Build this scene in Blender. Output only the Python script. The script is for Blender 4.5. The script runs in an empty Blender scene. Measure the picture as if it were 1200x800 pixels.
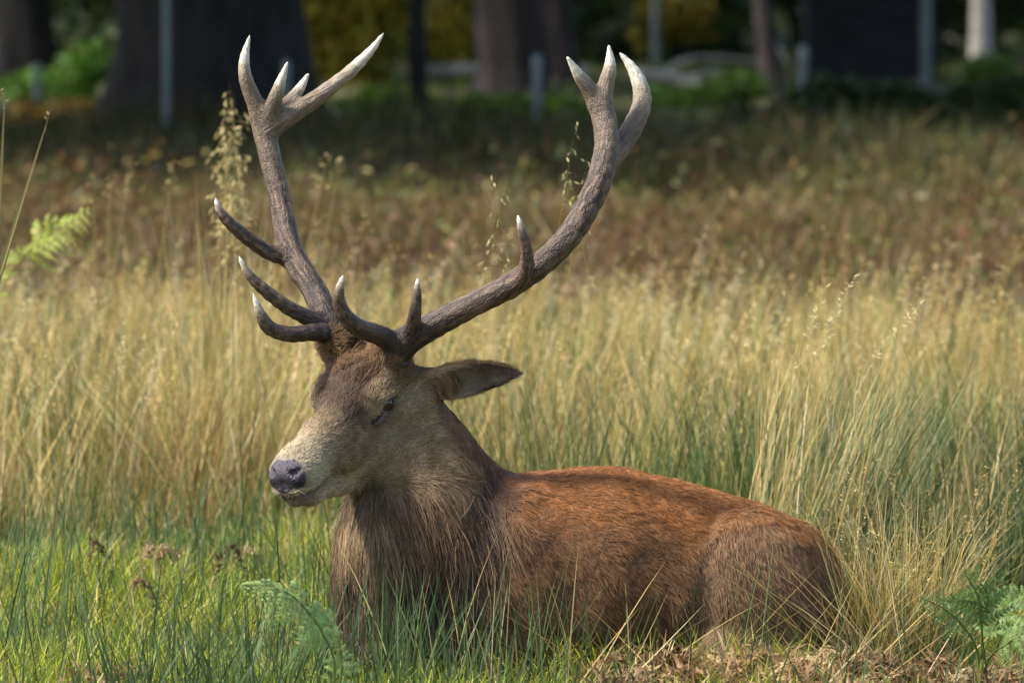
import bpy, math, random
import numpy as np
from mathutils import Vector, Matrix

rng = np.random.default_rng(7)
random.seed(7)
scene = bpy.context.scene
COL = scene.collection

# ------------------------------------------------------------------ camera
F_PX, W_PX, H_PX, DIST = 7000.0, 1200.0, 800.0, 13.0
PITCH = math.atan(450.0 / F_PX)
CAM_Z = DIST * math.tan(PITCH + math.atan(400.0 / F_PX))
cam_d = bpy.data.cameras.new('camera')
cam_d.sensor_width = 36.0
cam_d.lens = F_PX / W_PX * 36.0
cam_d.clip_start, cam_d.clip_end = 0.1, 2000.0
cam_d.dof.use_dof = True
cam_d.dof.focus_distance = 12.85
cam_d.dof.aperture_fstop = 5.6
cam_d.dof.aperture_blades = 0
cam = bpy.data.objects.new('camera', cam_d)
COL.objects.link(cam)
cam.location = (0, -DIST, CAM_Z)
cam.rotation_euler = (math.pi / 2 - PITCH, 0, 0)
scene.camera = cam

# ------------------------------------------------------------------ sky, sun, exposure
SUN_DIR = Vector((-0.63, -0.18, 0.75)).normalized()      # towards the sun
world = bpy.data.worlds.new('World')
scene.world = world
world.use_nodes = True
wn = world.node_tree
bg = wn.nodes['Background']
sky = wn.nodes.new('ShaderNodeTexSky')
sky.sky_type = 'NISHITA'
sky.sun_disc = False
sky.sun_elevation = math.asin(SUN_DIR.z)
sky.sun_rotation = math.atan2(SUN_DIR.x, SUN_DIR.y)
sky.air_density, sky.dust_density = 1.0, 1.5
wn.links.new(sky.outputs[0], bg.inputs[0])
bg.inputs[1].default_value = 0.15
sun_d = bpy.data.lights.new('sun', 'SUN')
sun_d.energy, sun_d.angle, sun_d.color = 4.2, math.radians(7.0), (1.0, 0.95, 0.87)
sun = bpy.data.objects.new('sun', sun_d)
COL.objects.link(sun)
sun.rotation_euler = SUN_DIR.to_track_quat('Z', 'Y').to_euler()
scene.view_settings.view_transform = 'Standard'
scene.view_settings.look = 'None'
scene.view_settings.exposure = 0.95
scene.view_settings.gamma = 1.0
scene.render.engine = 'CYCLES'
scene.cycles.use_denoising = True
scene.cycles.max_bounces = 6
scene.cycles.diffuse_bounces = 3
scene.cycles.transmission_bounces = 4
scene.cycles.transparent_max_bounces = 4
scene.cycles.caustics_reflective = False
scene.cycles.caustics_refractive = False


# ------------------------------------------------------------------ helpers
def at(px, py, Y):
    """world point seen at photo pixel (px, py) at world depth Y"""
    cp, sp = math.cos(PITCH), math.sin(PITCH)
    a, b = (px - 600.0) / F_PX, -(py - 400.0) / F_PX
    d = np.array([a, cp + b * sp, -sp + b * cp])
    return np.array([0, -DIST, CAM_Z]) + d * ((Y + DIST) / d[1])


def ground_at(px, py):
    """point on level ground seen at a photo pixel"""
    cp, sp = math.cos(PITCH), math.sin(PITCH)
    a, b = (px - 600.0) / F_PX, -(py - 400.0) / F_PX
    d = np.array([a, cp + b * sp, -sp + b * cp])
    return np.array([0, -DIST, CAM_Z]) + d * (CAM_Z / -d[2])


def mpx(Y):
    """metres per photo pixel at depth Y"""
    return (Y + DIST) / F_PX


_W = rng.normal(size=(4, 10, 3)); _PH = rng.uniform(0, 6.28, size=(4, 10))
_W /= np.linalg.norm(_W, axis=2, keepdims=True)


def noise(p, scale, ch=0):
    """smooth pseudo noise in about -1..1, p (N,3)"""
    s = 0
    for i in range(10):
        f = 6.283 / scale * (0.6 + 0.12 * i)
        s = s + np.sin(p @ (_W[ch, i] * f) + _PH[ch, i])
    return s / 10 ** 0.5 / 1.2


def vnoise(p, scale):
    return np.stack([noise(p, scale, c) for c in range(3)], 1)


def ground_z(x, y):
    x = np.asarray(x, float); y = np.asarray(y, float)
    z = 0.02 * np.sin(x * 2.3 + 0.7) * np.cos(y * 1.7 + 0.2) + 0.012 * np.sin(x * 5.1 + y * 4.3)
    far = np.clip((y - 6) / 12, 0, 1)
    return z + far * 0.06 * np.sin(x * 0.7 + y * 0.45)


def norm(v):
    return v / np.maximum(np.linalg.norm(v, axis=-1, keepdims=True), 1e-9)


def set_props(o, label=None, category=None, group=None, kind=None):
    if label: o['label'] = label
    if category: o['category'] = category
    if group: o['group'] = group
    if kind: o['kind'] = kind
    return o


def empty(name, loc=(0, 0, 0)):
    o = bpy.data.objects.new(name, None)
    o.empty_display_size = 0.1
    o.location = [float(c) for c in loc]
    COL.objects.link(o)
    return o


def mesh_obj(name, verts, faces_flat, loop_tot, mat, parent=None, col=None, smooth=True, attrs=None, normals=None):
    """fast mesh object from numpy arrays; verts in world space"""
    verts = np.asarray(verts, np.float32)
    off = np.array(parent_world(parent), np.float32) if parent is not None else np.zeros(3, np.float32)
    me = bpy.data.meshes.new(name)
    me.vertices.add(len(verts)); me.vertices.foreach_set('co', (verts - off).ravel())
    ff = np.asarray(faces_flat, np.int32).ravel(); lt = np.asarray(loop_tot, np.int32)
    me.loops.add(len(ff)); me.loops.foreach_set('vertex_index', ff)
    me.polygons.add(len(lt))
    ls = np.concatenate([[0], np.cumsum(lt)[:-1]]).astype(np.int32)
    me.polygons.foreach_set('loop_start', ls)
    me.polygons.foreach_set('use_smooth', np.full(len(lt), smooth))
    me.update(calc_edges=True)
    if col is not None:
        a = me.attributes.new('col', 'FLOAT_COLOR', 'POINT')
        c = np.ones((len(verts), 4), np.float32); c[:, :3] = col
        a.data.foreach_set('color', c.ravel())
    for k, v in (attrs or {}).items():
        v = np.asarray(v, np.float32)
        if v.ndim == 2:
            a = me.attributes.new(k, 'FLOAT_VECTOR', 'POINT'); a.data.foreach_set('vector', v.ravel())
        else:
            a = me.attributes.new(k, 'FLOAT', 'POINT'); a.data.foreach_set('value', v)
    me.validate()
    if normals is not None:
        me.normals_split_custom_set_from_vertices(normals.tolist())
    me.materials.append(mat)
    o = bpy.data.objects.new(name, me)
    COL.objects.link(o)
    if parent is not None: o.parent = parent
    return o


def parent_world(p):
    v = Vector((0, 0, 0))
    while p is not None:
        v += Vector(p.location); p = p.parent
    return v


def quads_obj(name, verts, quads, mat, **kw):
    q = np.asarray(quads, np.int32)
    return mesh_obj(name, verts, q.ravel(), np.full(len(q), q.shape[1], np.int32), mat, **kw)


def grid_faces(nu, nv, wrap_v=False, base=0):
    """quads of an (nu x nv) vertex grid"""
    i = np.arange(nu - 1)[:, None]; j = np.arange(nv if wrap_v else nv - 1)[None, :]
    j2 = (j + 1) % nv
    q = np.stack(np.broadcast_arrays(i * nv + j, i * nv + j2, (i + 1) * nv + j2, (i + 1) * nv + j), -1)
    return q.reshape(-1, 4) + base


def resample(pts, n):
    """Catmull-Rom through pts (any columns), n samples"""
    p = np.asarray(pts, float); m = len(p)
    t = np.linspace(0, m - 1, n); i = np.minimum(t.astype(int), m - 2); f = (t - i)[:, None]
    g = lambda k: p[np.clip(k, 0, m - 1)]
    p0, p1, p2, p3 = g(i - 1), g(i), g(i + 1), g(i + 2)
    return 0.5 * (2 * p1 + (p2 - p0) * f + (2 * p0 - 5 * p1 + 4 * p2 - p3) * f ** 2 + (3 * p1 - p0 - 3 * p2 + p3) * f ** 3)


def tube(path, radii, nseg=10, rough=0.0, seed=0.0, caps=True):
    """swept tube -> verts, faces_flat, loop_tot"""
    path = np.asarray(path, float); radii = np.asarray(radii, float)
    n = len(path)
    t = norm(np.gradient(path, axis=0))
    ref = np.array([0.3, 1.0, 0.2]) if abs(t[:, 1]).mean() < 0.7 else np.array([1.0, 0.1, 0.2])
    a = norm(np.cross(t, ref)); b = np.cross(t, a)
    th = np.linspace(0, 2 * np.pi, nseg, endpoint=False)
    r = radii[:, None] * np.ones(nseg)
    if rough:
        r = r * (1 + rough * (0.5 * np.sin(th * 3 + seed + np.arange(n)[:, None] * 0.6) + 0.5 * np.sin(th * 5 - seed * 2 + np.arange(n)[:, None] * 0.35)
                              + 0.4 * np.random.default_rng(abs(int(seed * 10)) + 3).normal(size=(n, nseg)) * 0.5))
    v = path[:, None, :] + r[..., None] * (np.cos(th)[None, :, None] * a[:, None, :] + np.sin(th)[None, :, None] * b[:, None, :])
    v = v.reshape(-1, 3); q = grid_faces(n, nseg, True)
    ff = [q.ravel()]; lt = [np.full(len(q), 4)]
    if caps:
        ff += [np.arange(nseg)[::-1], np.arange(nseg) + (n - 1) * nseg]; lt += [[nseg], [nseg]]
    return v, np.concatenate(ff), np.concatenate(lt)


def tube_obj(name, path, radii, mat, parent=None, nseg=10, rough=0.0, seed=0.0, **kw):
    v, f, l = tube(path, radii, nseg, rough, seed)
    return mesh_obj(name, v, f, l, mat, parent=parent, **kw)


def box_verts(c, s, rz=0.0):
    v = np.array([(x, y, z) for x in (-.5, .5) for y in (-.5, .5) for z in (-.5, .5)], float) * s
    ca, sa = math.cos(rz), math.sin(rz)
    v = np.stack([v[:, 0] * ca - v[:, 1] * sa, v[:, 0] * sa + v[:, 1] * ca, v[:, 2]], 1)
    return v + c


BOXQ = np.array([(0, 1, 3, 2), (4, 6, 7, 5), (0, 4, 5, 1), (2, 3, 7, 6), (0, 2, 6, 4), (1, 5, 7, 3)])


# ------------------------------------------------------------------ materials
def new_mat(name):
    m = bpy.data.materials.new(name); m.use_nodes = True
    nt = m.node_tree
    return m, nt, nt.nodes['Principled BSDF'], nt.nodes['Material Output']


def attr_mat(name, rough=0.6, spec=0.3, translucent=0.0, bump=0.0, bump_scale=200.0, vary=0.0, vary_scale=30.0):
    """colour from the mesh's own 'col' attribute with fine procedural variation"""
    m, nt, p, out = new_mat(name)
    a = nt.nodes.new('ShaderNodeAttribute'); a.attribute_name = 'col'
    src = a.outputs['Color']
    if vary:
        tc = nt.nodes.new('ShaderNodeTexCoord')
        nz = nt.nodes.new('ShaderNodeTexNoise'); nz.inputs['Scale'].default_value = vary_scale; nz.inputs['Detail'].default_value = 5
        nt.links.new(tc.outputs['Object'], nz.inputs['Vector'])
        mr = nt.nodes.new('ShaderNodeMapRange')
        mr.inputs['From Min'].default_value = 0.3; mr.inputs['From Max'].default_value = 0.7
        mr.inputs['To Min'].default_value = 1 - vary; mr.inputs['To Max'].default_value = 1 + vary
        nt.links.new(nz.outputs[0], mr.inputs[0])
        mx = nt.nodes.new('ShaderNodeVectorMath'); mx.operation = 'SCALE'
        nt.links.new(src, mx.inputs[0]); nt.links.new(mr.outputs[0], mx.inputs['Scale'])
        src = mx.outputs[0]
    nt.links.new(src, p.inputs['Base Color'])
    p.inputs['Roughness'].default_value = rough
    p.inputs['Specular IOR Level'].default_value = spec
    if bump:
        nz = nt.nodes.new('ShaderNodeTexNoise'); nz.inputs['Scale'].default_value = bump_scale; nz.inputs['Detail'].default_value = 6
        tc = nt.nodes.new('ShaderNodeTexCoord'); nt.links.new(tc.outputs['Object'], nz.inputs['Vector'])
        bp = nt.nodes.new('ShaderNodeBump'); bp.inputs['Strength'].default_value = bump; bp.inputs['Distance'].default_value = 0.01
        nt.links.new(nz.outputs[0], bp.inputs['Height']); nt.links.new(bp.outputs[0], p.inputs['Normal'])
    if translucent:
        tr = nt.nodes.new('ShaderNodeBsdfTranslucent'); nt.links.new(src, tr.inputs['Color'])
        ms = nt.nodes.new('ShaderNodeMixShader'); ms.inputs[0].default_value = translucent
        nt.links.new(p.outputs[0], ms.inputs[1]); nt.links.new(tr.outputs[0], ms.inputs[2])
        nt.links.new(ms.outputs[0], out.inputs['Surface'])
    return m


def noise_mat(name, c1, c2, scale=4.0, rough=0.85, bump=0.5, stretch=(1, 1, 1), dist=0.02, c3=None):
    m, nt, p, out = new_mat(name)
    tc = nt.nodes.new('ShaderNodeTexCoord'); mp = nt.nodes.new('ShaderNodeMapping')
    mp.inputs['Scale'].default_value = stretch
    nt.links.new(tc.outputs['Object'], mp.inputs['Vector'])
    nz = nt.nodes.new('ShaderNodeTexNoise'); nz.inputs['Scale'].default_value = scale; nz.inputs['Detail'].default_value = 8
    nt.links.new(mp.outputs[0], nz.inputs['Vector'])
    cr = nt.nodes.new('ShaderNodeValToRGB')
    cr.color_ramp.elements[0].position = 0.35; cr.color_ramp.elements[0].color = (*c1, 1)
    cr.color_ramp.elements[1].position = 0.65; cr.color_ramp.elements[1].color = (*c2, 1)
    if c3:
        e = cr.color_ramp.elements.new(0.5); e.color = (*c3, 1)
    nt.links.new(nz.outputs[0], cr.inputs[0]); nt.links.new(cr.outputs[0], p.inputs['Base Color'])
    p.inputs['Roughness'].default_value = rough
    p.inputs['Specular IOR Level'].default_value = 0.25
    if bump:
        bp = nt.nodes.new('ShaderNodeBump'); bp.inputs['Strength'].default_value = bump; bp.inputs['Distance'].default_value = dist
        nt.links.new(nz.outputs[0], bp.inputs['Height']); nt.links.new(bp.outputs[0], p.inputs['Normal'])
    return m


M_grass = attr_mat('grass_blade', 0.5, 0.35, 0.35)
M_dry = attr_mat('dry_grass', 0.55, 0.3, 0.38)
M_leaf = attr_mat('leaf', 0.5, 0.3, 0.35)
M_fern = attr_mat('fern_leaf', 0.55, 0.3, 0.35)
M_skin = attr_mat('deer_hide', 0.7, 0.25, 0, bump=0.5, bump_scale=220, vary=0.18, vary_scale=120)
M_ear = attr_mat('ear_hide', 0.75, 0.2, 0.12, bump=0.3, bump_scale=160, vary=0.2, vary_scale=70)
M_fur = attr_mat('fur', 0.55, 0.25)
M_antler = attr_mat('antler_bone', 0.5, 0.35, 0, bump=0.0, vary=0.14, vary_scale=40)
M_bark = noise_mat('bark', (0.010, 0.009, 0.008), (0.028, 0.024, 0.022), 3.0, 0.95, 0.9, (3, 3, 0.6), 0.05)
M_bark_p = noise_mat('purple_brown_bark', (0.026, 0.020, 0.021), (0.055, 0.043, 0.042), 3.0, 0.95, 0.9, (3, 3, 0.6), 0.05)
M_deadwood = noise_mat('weathered_wood', (0.28, 0.26, 0.23), (0.50, 0.46, 0.41), 5.0, 0.9, 0.6, (1, 1, 4), 0.02)
M_post = noise_mat('grey_painted_post', (0.13, 0.155, 0.16), (0.20, 0.235, 0.24), 9.0, 0.6, 0.2, (1, 1, 0.3), 0.004)
M_hut = noise_mat('tarred_boards', (0.012, 0.012, 0.014), (0.03, 0.03, 0.035), 6.0, 0.8, 0.4, (0.3, 1, 4), 0.01)
M_ground = noise_mat('meadow_soil', (0.055, 0.042, 0.022), (0.10, 0.085, 0.04), 1.3, 0.95, 0.6, (1, 1, 1), 0.03, c3=(0.075, 0.075, 0.028))


def antler_material():
    m = M_antler; nt = m.node_tree; p = nt.nodes['Principled BSDF']
    tc = nt.nodes.new('ShaderNodeTexCoord')
    v = nt.nodes.new('ShaderNodeTexVoronoi'); v.inputs['Scale'].default_value = 260
    nz = nt.nodes.new('ShaderNodeTexNoise'); nz.inputs['Scale'].default_value = 330; nz.inputs['Detail'].default_value = 4
    ga = nt.nodes.new('ShaderNodeAttribute'); ga.attribute_name = 'grain'
    nt.links.new(tc.outputs['Object'], v.inputs['Vector']); nt.links.new(ga.outputs['Vector'], nz.inputs['Vector'])
    for n_ in nt.nodes:
        if n_.type == 'TEX_NOISE' and n_ is not nz:
            n_.inputs['Scale'].default_value = 260; nt.links.new(ga.outputs['Vector'], n_.inputs['Vector'])
        if n_.type == 'MAP_RANGE':
            n_.inputs['To Min'].default_value = .6; n_.inputs['To Max'].default_value = 1.4
    ad = nt.nodes.new('ShaderNodeMath'); ad.operation = 'MULTIPLY_ADD'; ad.inputs[1].default_value = -0.5
    nt.links.new(v.outputs['Distance'], ad.inputs[0]); nt.links.new(nz.outputs[0], ad.inputs[2])
    at_ = nt.nodes.new('ShaderNodeAttribute'); at_.attribute_name = 'pearl'
    ml = nt.nodes.new('ShaderNodeMath'); ml.operation = 'MULTIPLY'
    nt.links.new(ad.outputs[0], ml.inputs[0]); nt.links.new(at_.outputs['Fac'], ml.inputs[1])
    bp = nt.nodes.new('ShaderNodeBump'); bp.inputs['Strength'].default_value = 0.8; bp.inputs['Distance'].default_value = 0.004
    nt.links.new(ml.outputs[0], bp.inputs['Height']); nt.links.new(bp.outputs[0], p.inputs['Normal'])


antler_material()
_p = M_skin.node_tree.nodes['Principled BSDF']           # wet nose: smoother where the hide is bare
_a = M_skin.node_tree.nodes.new('ShaderNodeAttribute'); _a.attribute_name = 'wet'
_r = M_skin.node_tree.nodes.new('ShaderNodeMapRange'); _r.inputs['To Min'].default_value = 0.75; _r.inputs['To Max'].default_value = 0.24
M_skin.node_tree.links.new(_a.outputs['Fac'], _r.inputs[0]); M_skin.node_tree.links.new(_r.outputs[0], _p.inputs['Roughness'])

# ------------------------------------------------------------------ ground
def build_ground():
    xs = np.concatenate([np.linspace(-260, -14, 18), np.linspace(-12, 12, 97), np.linspace(14, 260, 18)])
    ys = np.concatenate([np.linspace(-40, -5, 12), np.linspace(-4, 40, 177), np.linspace(44, 420, 40)])
    X, Y = np.meshgrid(xs, ys, indexing='ij')
    V = np.stack([X, Y, ground_z(X, Y)], -1).reshape(-1, 3)
    o = quads_obj('ground', V, grid_faces(len(xs), len(ys))[:, ::-1], M_ground)
    set_props(o, 'brown meadow soil under the long grass', 'ground', kind='structure')


build_ground()


# ------------------------------------------------------------------ signed-distance sculpting (one continuous surface)
class Field:
    def __init__(self, xs, ys, zs):
        self.ax = [np.asarray(a, np.float32) for a in (xs, ys, zs)]
        self.D = np.full([len(a) for a in self.ax], 0.25, np.float32)

    def _box(self, lo, hi):
        s = []
        for a, l, h in zip(self.ax, lo, hi):
            i0 = max(int(np.searchsorted(a, l)) - 1, 0); i1 = min(int(np.searchsorted(a, h)) + 1, len(a))
            s.append(slice(i0, max(i1, i0)))
        x, y, z = (a[q] for a, q in zip(self.ax, s))
        return tuple(s), x[:, None, None], y[None, :, None], z[None, None, :]

    def _merge(self, s, d, k, cut):
        sub = self.D[s]
        if cut:
            d = -d
            h = np.clip(0.5 - 0.5 * (sub - d) / k, 0, 1)
            self.D[s] = sub * (1 - h) + d * h + k * h * (1 - h)
        else:
            h = np.clip(0.5 + 0.5 * (sub - d) / k, 0, 1)
            self.D[s] = sub * (1 - h) + d * h - k * h * (1 - h)

    def ellipsoid(self, c, r, R=None, k=0.03, cut=False):
        c = np.asarray(c, float); r = np.asarray(r, float); R = np.eye(3) if R is None else np.asarray(R)
        e = np.sqrt((R ** 2) @ (r ** 2)) + (2.0 * k + 0.012 if not cut else k + 0.004)
        s, X, Y, Z = self._box(c - e, c + e)
        if 0 in self.D[s].shape: return
        dx, dy, dz = X - np.float32(c[0]), Y - np.float32(c[1]), Z - np.float32(c[2])
        R = R.astype(np.float32); r = r.astype(np.float32)
        q = [dx * R[0, i] + dy * R[1, i] + dz * R[2, i] for i in range(3)]
        k0 = np.sqrt(sum((q[i] / r[i]) ** 2 for i in range(3))) + 1e-6
        k1 = np.sqrt(sum((q[i] / r[i] ** 2) ** 2 for i in range(3))) + 1e-6
        self._merge(s, k0 * (k0 - 1) / k1, np.float32(k), cut)

    def cone(self, a, b, ra, rb, k=0.03, cut=False):
        a = np.asarray(a, float); b = np.asarray(b, float)
        m = (2.0 * k + 0.012) if not cut else k + 0.004
        lo = np.minimum(a - ra, b - rb) - m; hi = np.maximum(a + ra, b + rb) + m
        s, X, Y, Z = self._box(lo, hi)
        if 0 in self.D[s].shape: return
        ba = (b - a).astype(np.float32); L = max(float(ba @ ba), 1e-9)
        px, py, pz = X - np.float32(a[0]), Y - np.float32(a[1]), Z - np.float32(a[2])
        t = np.clip((px * ba[0] + py * ba[1] + pz * ba[2]) / np.float32(L), 0, 1)
        d = np.sqrt((px - t * ba[0]) ** 2 + (py - t * ba[1]) ** 2 + (pz - t * ba[2]) ** 2) - (np.float32(ra) + t * np.float32(rb - ra))
        self._merge(s, d, np.float32(k), cut)

    def chain(self, pts, radii, k=0.03, cut=False):
        for i in range(len(pts) - 1):
            self.cone(pts[i], pts[i + 1], radii[i], radii[i + 1], k, cut)

    def surface(self):
        """surface nets -> verts, quads"""
        D = self.D; ins = D < 0
        n = [s - 1 for s in D.shape]
        cnt = np.zeros(n, np.int8)
        offs = [(i, j, k) for i in (0, 1) for j in (0, 1) for k in (0, 1)]
        for o in offs:
            cnt += ins[o[0]:o[0] + n[0], o[1]:o[1] + n[1], o[2]:o[2] + n[2]]
        act = (cnt > 0) & (cnt < 8)
        I = np.argwhere(act)
        idx = np.full(n, -1, np.int32); idx[act] = np.arange(len(I))
        acc = np.zeros((len(I), 3)); num = np.zeros(len(I))
        for o in offs:
            for axx in range(3):
                if o[axx]: continue
                e = list(o); e[axx] = 1
                A = I + o; B = I + e
                da = D[A[:, 0], A[:, 1], A[:, 2]]; db = D[B[:, 0], B[:, 1], B[:, 2]]
                m = (da < 0) != (db < 0)
                t = np.where(m, da / np.where(m, da - db, 1), 0)
                pa = np.stack([self.ax[c][A[:, c]] for c in range(3)], 1); pb = np.stack([self.ax[c][B[:, c]] for c in range(3)], 1)
                p = pa + (pb - pa) * t[:, None]
                acc[m] += p[m]; num[m] += 1
        V = acc / num[:, None]
        Q = []
        for axx in range(3):
            u, w = (axx + 1) % 3, (axx + 2) % 3
            sl = [slice(1, -1)] * 3; sl[axx] = slice(0, -1); sh = list(sl); sh[axx] = slice(1, None)
            a, b = ins[tuple(sl)], ins[tuple(sh)]
            E = np.argwhere(a != b)
            flip = a[E[:, 0], E[:, 1], E[:, 2]]
            for c in range(3):
                if c != axx: E[:, c] += 1
            def cell(du, dw):
                G = E.copy(); G[:, u] += du; G[:, w] += dw
                return idx[G[:, 0], G[:, 1], G[:, 2]]
            q = np.stack([cell(-1, -1), cell(0, -1), cell(0, 0), cell(-1, 0)], 1)
            q[~flip] = q[~flip][:, ::-1]
            Q.append(q)
        return V, np.concatenate(Q)


def vert_normals(V, Q):
    n = np.cross(V[Q[:, 2]] - V[Q[:, 0]], V[Q[:, 3]] - V[Q[:, 1]])
    N = np.zeros_like(V)
    for c in range(4): np.add.at(N, Q[:, c], n)
    return norm(N)


def axes(lo, hi, flo, fhi, fine, coarse):
    a = np.arange(flo, fhi, fine)
    l = np.arange(flo - coarse, lo - coarse, -coarse)[::-1]
    h = np.arange(a[-1] + coarse, hi + coarse, coarse)
    return np.concatenate([l, a, h])


# ------------------------------------------------------------------ the stag: head frame
def head_rot(yaw, pit, roll):
    Fv = np.array([-math.cos(yaw) * math.cos(pit), -math.sin(yaw) * math.cos(pit), -math.sin(pit)])
    Lv = norm(np.cross([0, 0, 1.0], Fv)); Uv = np.cross(Fv, Lv)
    c, s = math.cos(roll), math.sin(roll)
    return np.stack([Fv, c * Lv + s * Uv, c * Uv - s * Lv], 1)


HR = head_rot(math.radians(58), math.radians(17), math.radians(2))
HC = at(418, 491, -0.03)
HS = 1.11


def H(x, y, z):
    return HC + HR @ (np.array([x, y, z]) * HS)


def to_head(p):
    return ((p - HC) @ HR) / HS


def rot_local(deg, axis):
    return np.array(Matrix.Rotation(math.radians(deg), 3, axis))


BURR_N, BURR_F = at(457, 417, H(-.09, .052, .115)[1]), at(396, 403, H(-.09, -.052, .115)[1])


def sculpt_body():
    px = lambda v: v / 538.0
    f = Field(axes(-0.60, 0.86, at(308, 0, 0)[0], at(530, 0, 0)[0], 0.0032, 0.009),
              axes(-0.42, 0.52, HC[1] - 0.31, HC[1] + 0.16, 0.0034, 0.009),
              axes(-0.08, 0.80, at(0, 612, -.1)[2], at(0, 392, 0)[2], 0.0032, 0.009))
    # trunk
    B = [(585, 700, .10, .205), (640, 684, .11, .232), (710, 680, .13, .238), (790, 690, .15, .222), (850, 700, .165, .202), (905, 722, .17, .160)]
    f.chain([at(b[0], b[1], b[2]) for b in B], [b[3] for b in B], 0.05)
    f.ellipsoid(at(600, 668, .0), (.135, .10, .17), rot_local(15, 'Y'), 0.07)          # near shoulder
    f.ellipsoid(at(600, 668, .22), (.135, .10, .17), rot_local(15, 'Y'), 0.07)
    f.ellipsoid(at(640, 612, .11), (.11, .10, .07), None, 0.05)                       # withers
    f.ellipsoid(at(880, 702, .030), (.166, .132, .200), rot_local(-8, 'Y'), 0.013)     # near haunch
    f.ellipsoid(at(880, 692, .31), (.158, .135, .178), rot_local(-8, 'Y'), 0.03)
    f.ellipsoid(at(908, 642, .17), (.10, .12, .06), None, 0.05)                        # croup
    f.cone(at(958, 660, .17), at(974, 700, .17), .035, .028, 0.04)                     # tail
    f.ellipsoid(at(790, 655, -.145), (.07, .035, .06), None, 0.06, True)                # flank hollow
    f.ellipsoid(at(672, 700, -.170), (.03, .03, .11), rot_local(-14, 'Y'), 0.06, True)   # behind the elbow
    # folded legs
    f.chain([at(598, 752, -.02), at(440, 772, -.05), at(470, 792, -.06), at(560, 796, -.06)], [.075, .05, .036, .03], 0.03)
    f.chain([at(598, 752, .22), at(450, 765, .25), at(480, 785, .25), at(560, 790, .25)], [.075, .05, .036, .03], 0.03)
    f.chain([at(850, 775, -.05), at(965, 790, -.06), at(900, 800, -.08), at(800, 806, -.10)], [.08, .045, .034, .03], 0.03)
    # neck and mane
    Nk = [(464, 500, .035, .094), (490, 560, .05, .132), (505, 625, .06, .172), (535, 690, .08, .20)]
    f.chain([at(b[0], b[1], b[2]) for b in Nk], [b[3] for b in Nk], 0.05)
    Mn = [(462, 590, .02, .088), (470, 650, .025, .118), (480, 715, .03, .128), (492, 770, .04, .125)]
    f.chain([at(b[0], b[1], b[2]) for b in Mn], [b[3] for b in Mn], 0.05)
    f.cone(at(482, 482, .04), at(520, 562, .07), .068, .090, 0.04)
    f.ellipsoid(at(570, 586, .085), (.080, .07, .066), rot_local(28, 'Y'), 0.06)                      # nape
    # ---- skull (local frame, mirrored)
    he = lambda c, r, R=None, k=0.02, cut=False: f.ellipsoid(H(*c), np.array(r) * HS, HR if R is None else HR @ R, k, cut)

    def both(c, r, R=None, k=0.02, cut=False):
        for s in (1, -1):
            M = np.diag([1, s, 1.0])
            R2 = None if R is None else M @ R @ M
            he((c[0], c[1] * s, c[2]), r, R2, k, cut)

    def hc(pts, rr, k=0.02, cut=False, sides=(1, -1)):
        for s in sides:
            f.chain([H(p[0], p[1] * s, p[2]) for p in pts], [r * HS for r in rr], k, cut)
    he((-.055, 0, .015), (.105, .078, .085), k=.03)
    he((-.005, 0, .032), (.075, .066, .046), k=.03)
    he((.075, 0, -.012), (.14, .046, .060), rot_local(4, 'Y'), k=.03)
    hc([(.03, 0, .02), (.12, 0, .004), (.22, 0, -.008)], [.05, .036, .032], .03, sides=(1,))
    he((.214, 0, -.022), (.062, .048, .043), k=.025)
    both((.235, .026, -.026), (.040, .022, .028), k=.018)                               # whisker pads
    he((.256, 0, -.014), (.019, .029, .024), k=.020)                                    # nose pad
    he((.262, 0, -.045), (.022, .030, .016), k=.012)                                    # upper lip
    hc([(.252, 0, -.068), (.20, 0, -.076), (.10, 0, -.085), (-.02, 0, -.095)], [.017, .022, .030, .045], .018, sides=(1,))
    both((.235, .014, -.062), (.030, .018, .012), k=.01)                                # lower lip
    both((-.02, .040, -.062), (.075, .034, .070), k=.03)                                # jaw
    both((.05, .036, -.035), (.08, .024, .045), k=.03)                                  # cheek
    both((-.004, .060, .036), (.042, .026, .034), k=.02)                                # orbit
    both((-.002, .066, .060), (.036, .017, .014), rot_local(14, 'Y'), k=.016)           # brow
    both((.006, .070, .015), (.032, .013, .010), rot_local(22, 'Y'), k=.010)            # lower lid
    he((-.035, 0, .075), (.050, .045, .028), k=.03)                                     # forehead tuft
    he((-.115, 0, .045), (.055, .060, .055), k=.04)                                     # poll
    f.chain([H(-.07, .04, .07), BURR_N + (BURR_N - H(-.07, .04, .07)) * .02], [.042, .034], .03)
    f.chain([H(-.07, -.04, .07), BURR_F + (BURR_F - H(-.07, -.04, .07)) * .02], [.042, .034], .03)
    f.cone(at(488, 452, H(-.12, .07, .05)[1]), at(517, 443, H(-.12, .08, .05)[1] - .005), .04, .026, .035)   # ear root
    # cuts: eye, tear slit, nostril, mouth line
    both((.000, .077, .051), (.030, .012, .008), rot_local(4, 'Y'), k=.008)
    both((.001, .093, .032), (.028, .018, .0066), rot_local(6, 'Y'), k=.004, cut=True)
    both((.032, .078, .017), (.018, .010, .0036), rot_local(38, 'Y'), k=.004, cut=True)
    both((.278, .025, -.008), (.015, .010, .0065), rot_local(-25, 'X'), k=.004, cut=True)
    both((.270, .034, -.004), (.012, .008, .0045), rot_local(-10, 'X'), k=.004, cut=True)
    hc([(.176, .050, -.046), (.205, .0535, -.0555), (.24, .046, -.0585), (.264, .032, -.0575), (.281, .012, -.055)], [.0028, .0035, .004, .004, .004], .004, cut=True)
    hc([(.281, 0, -.024), (.283, 0, -.05)], [.003, .0025], .004, cut=True, sides=(1,))
    V, Q = f.surface()
    keep = V[:, 2] > -0.03
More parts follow.
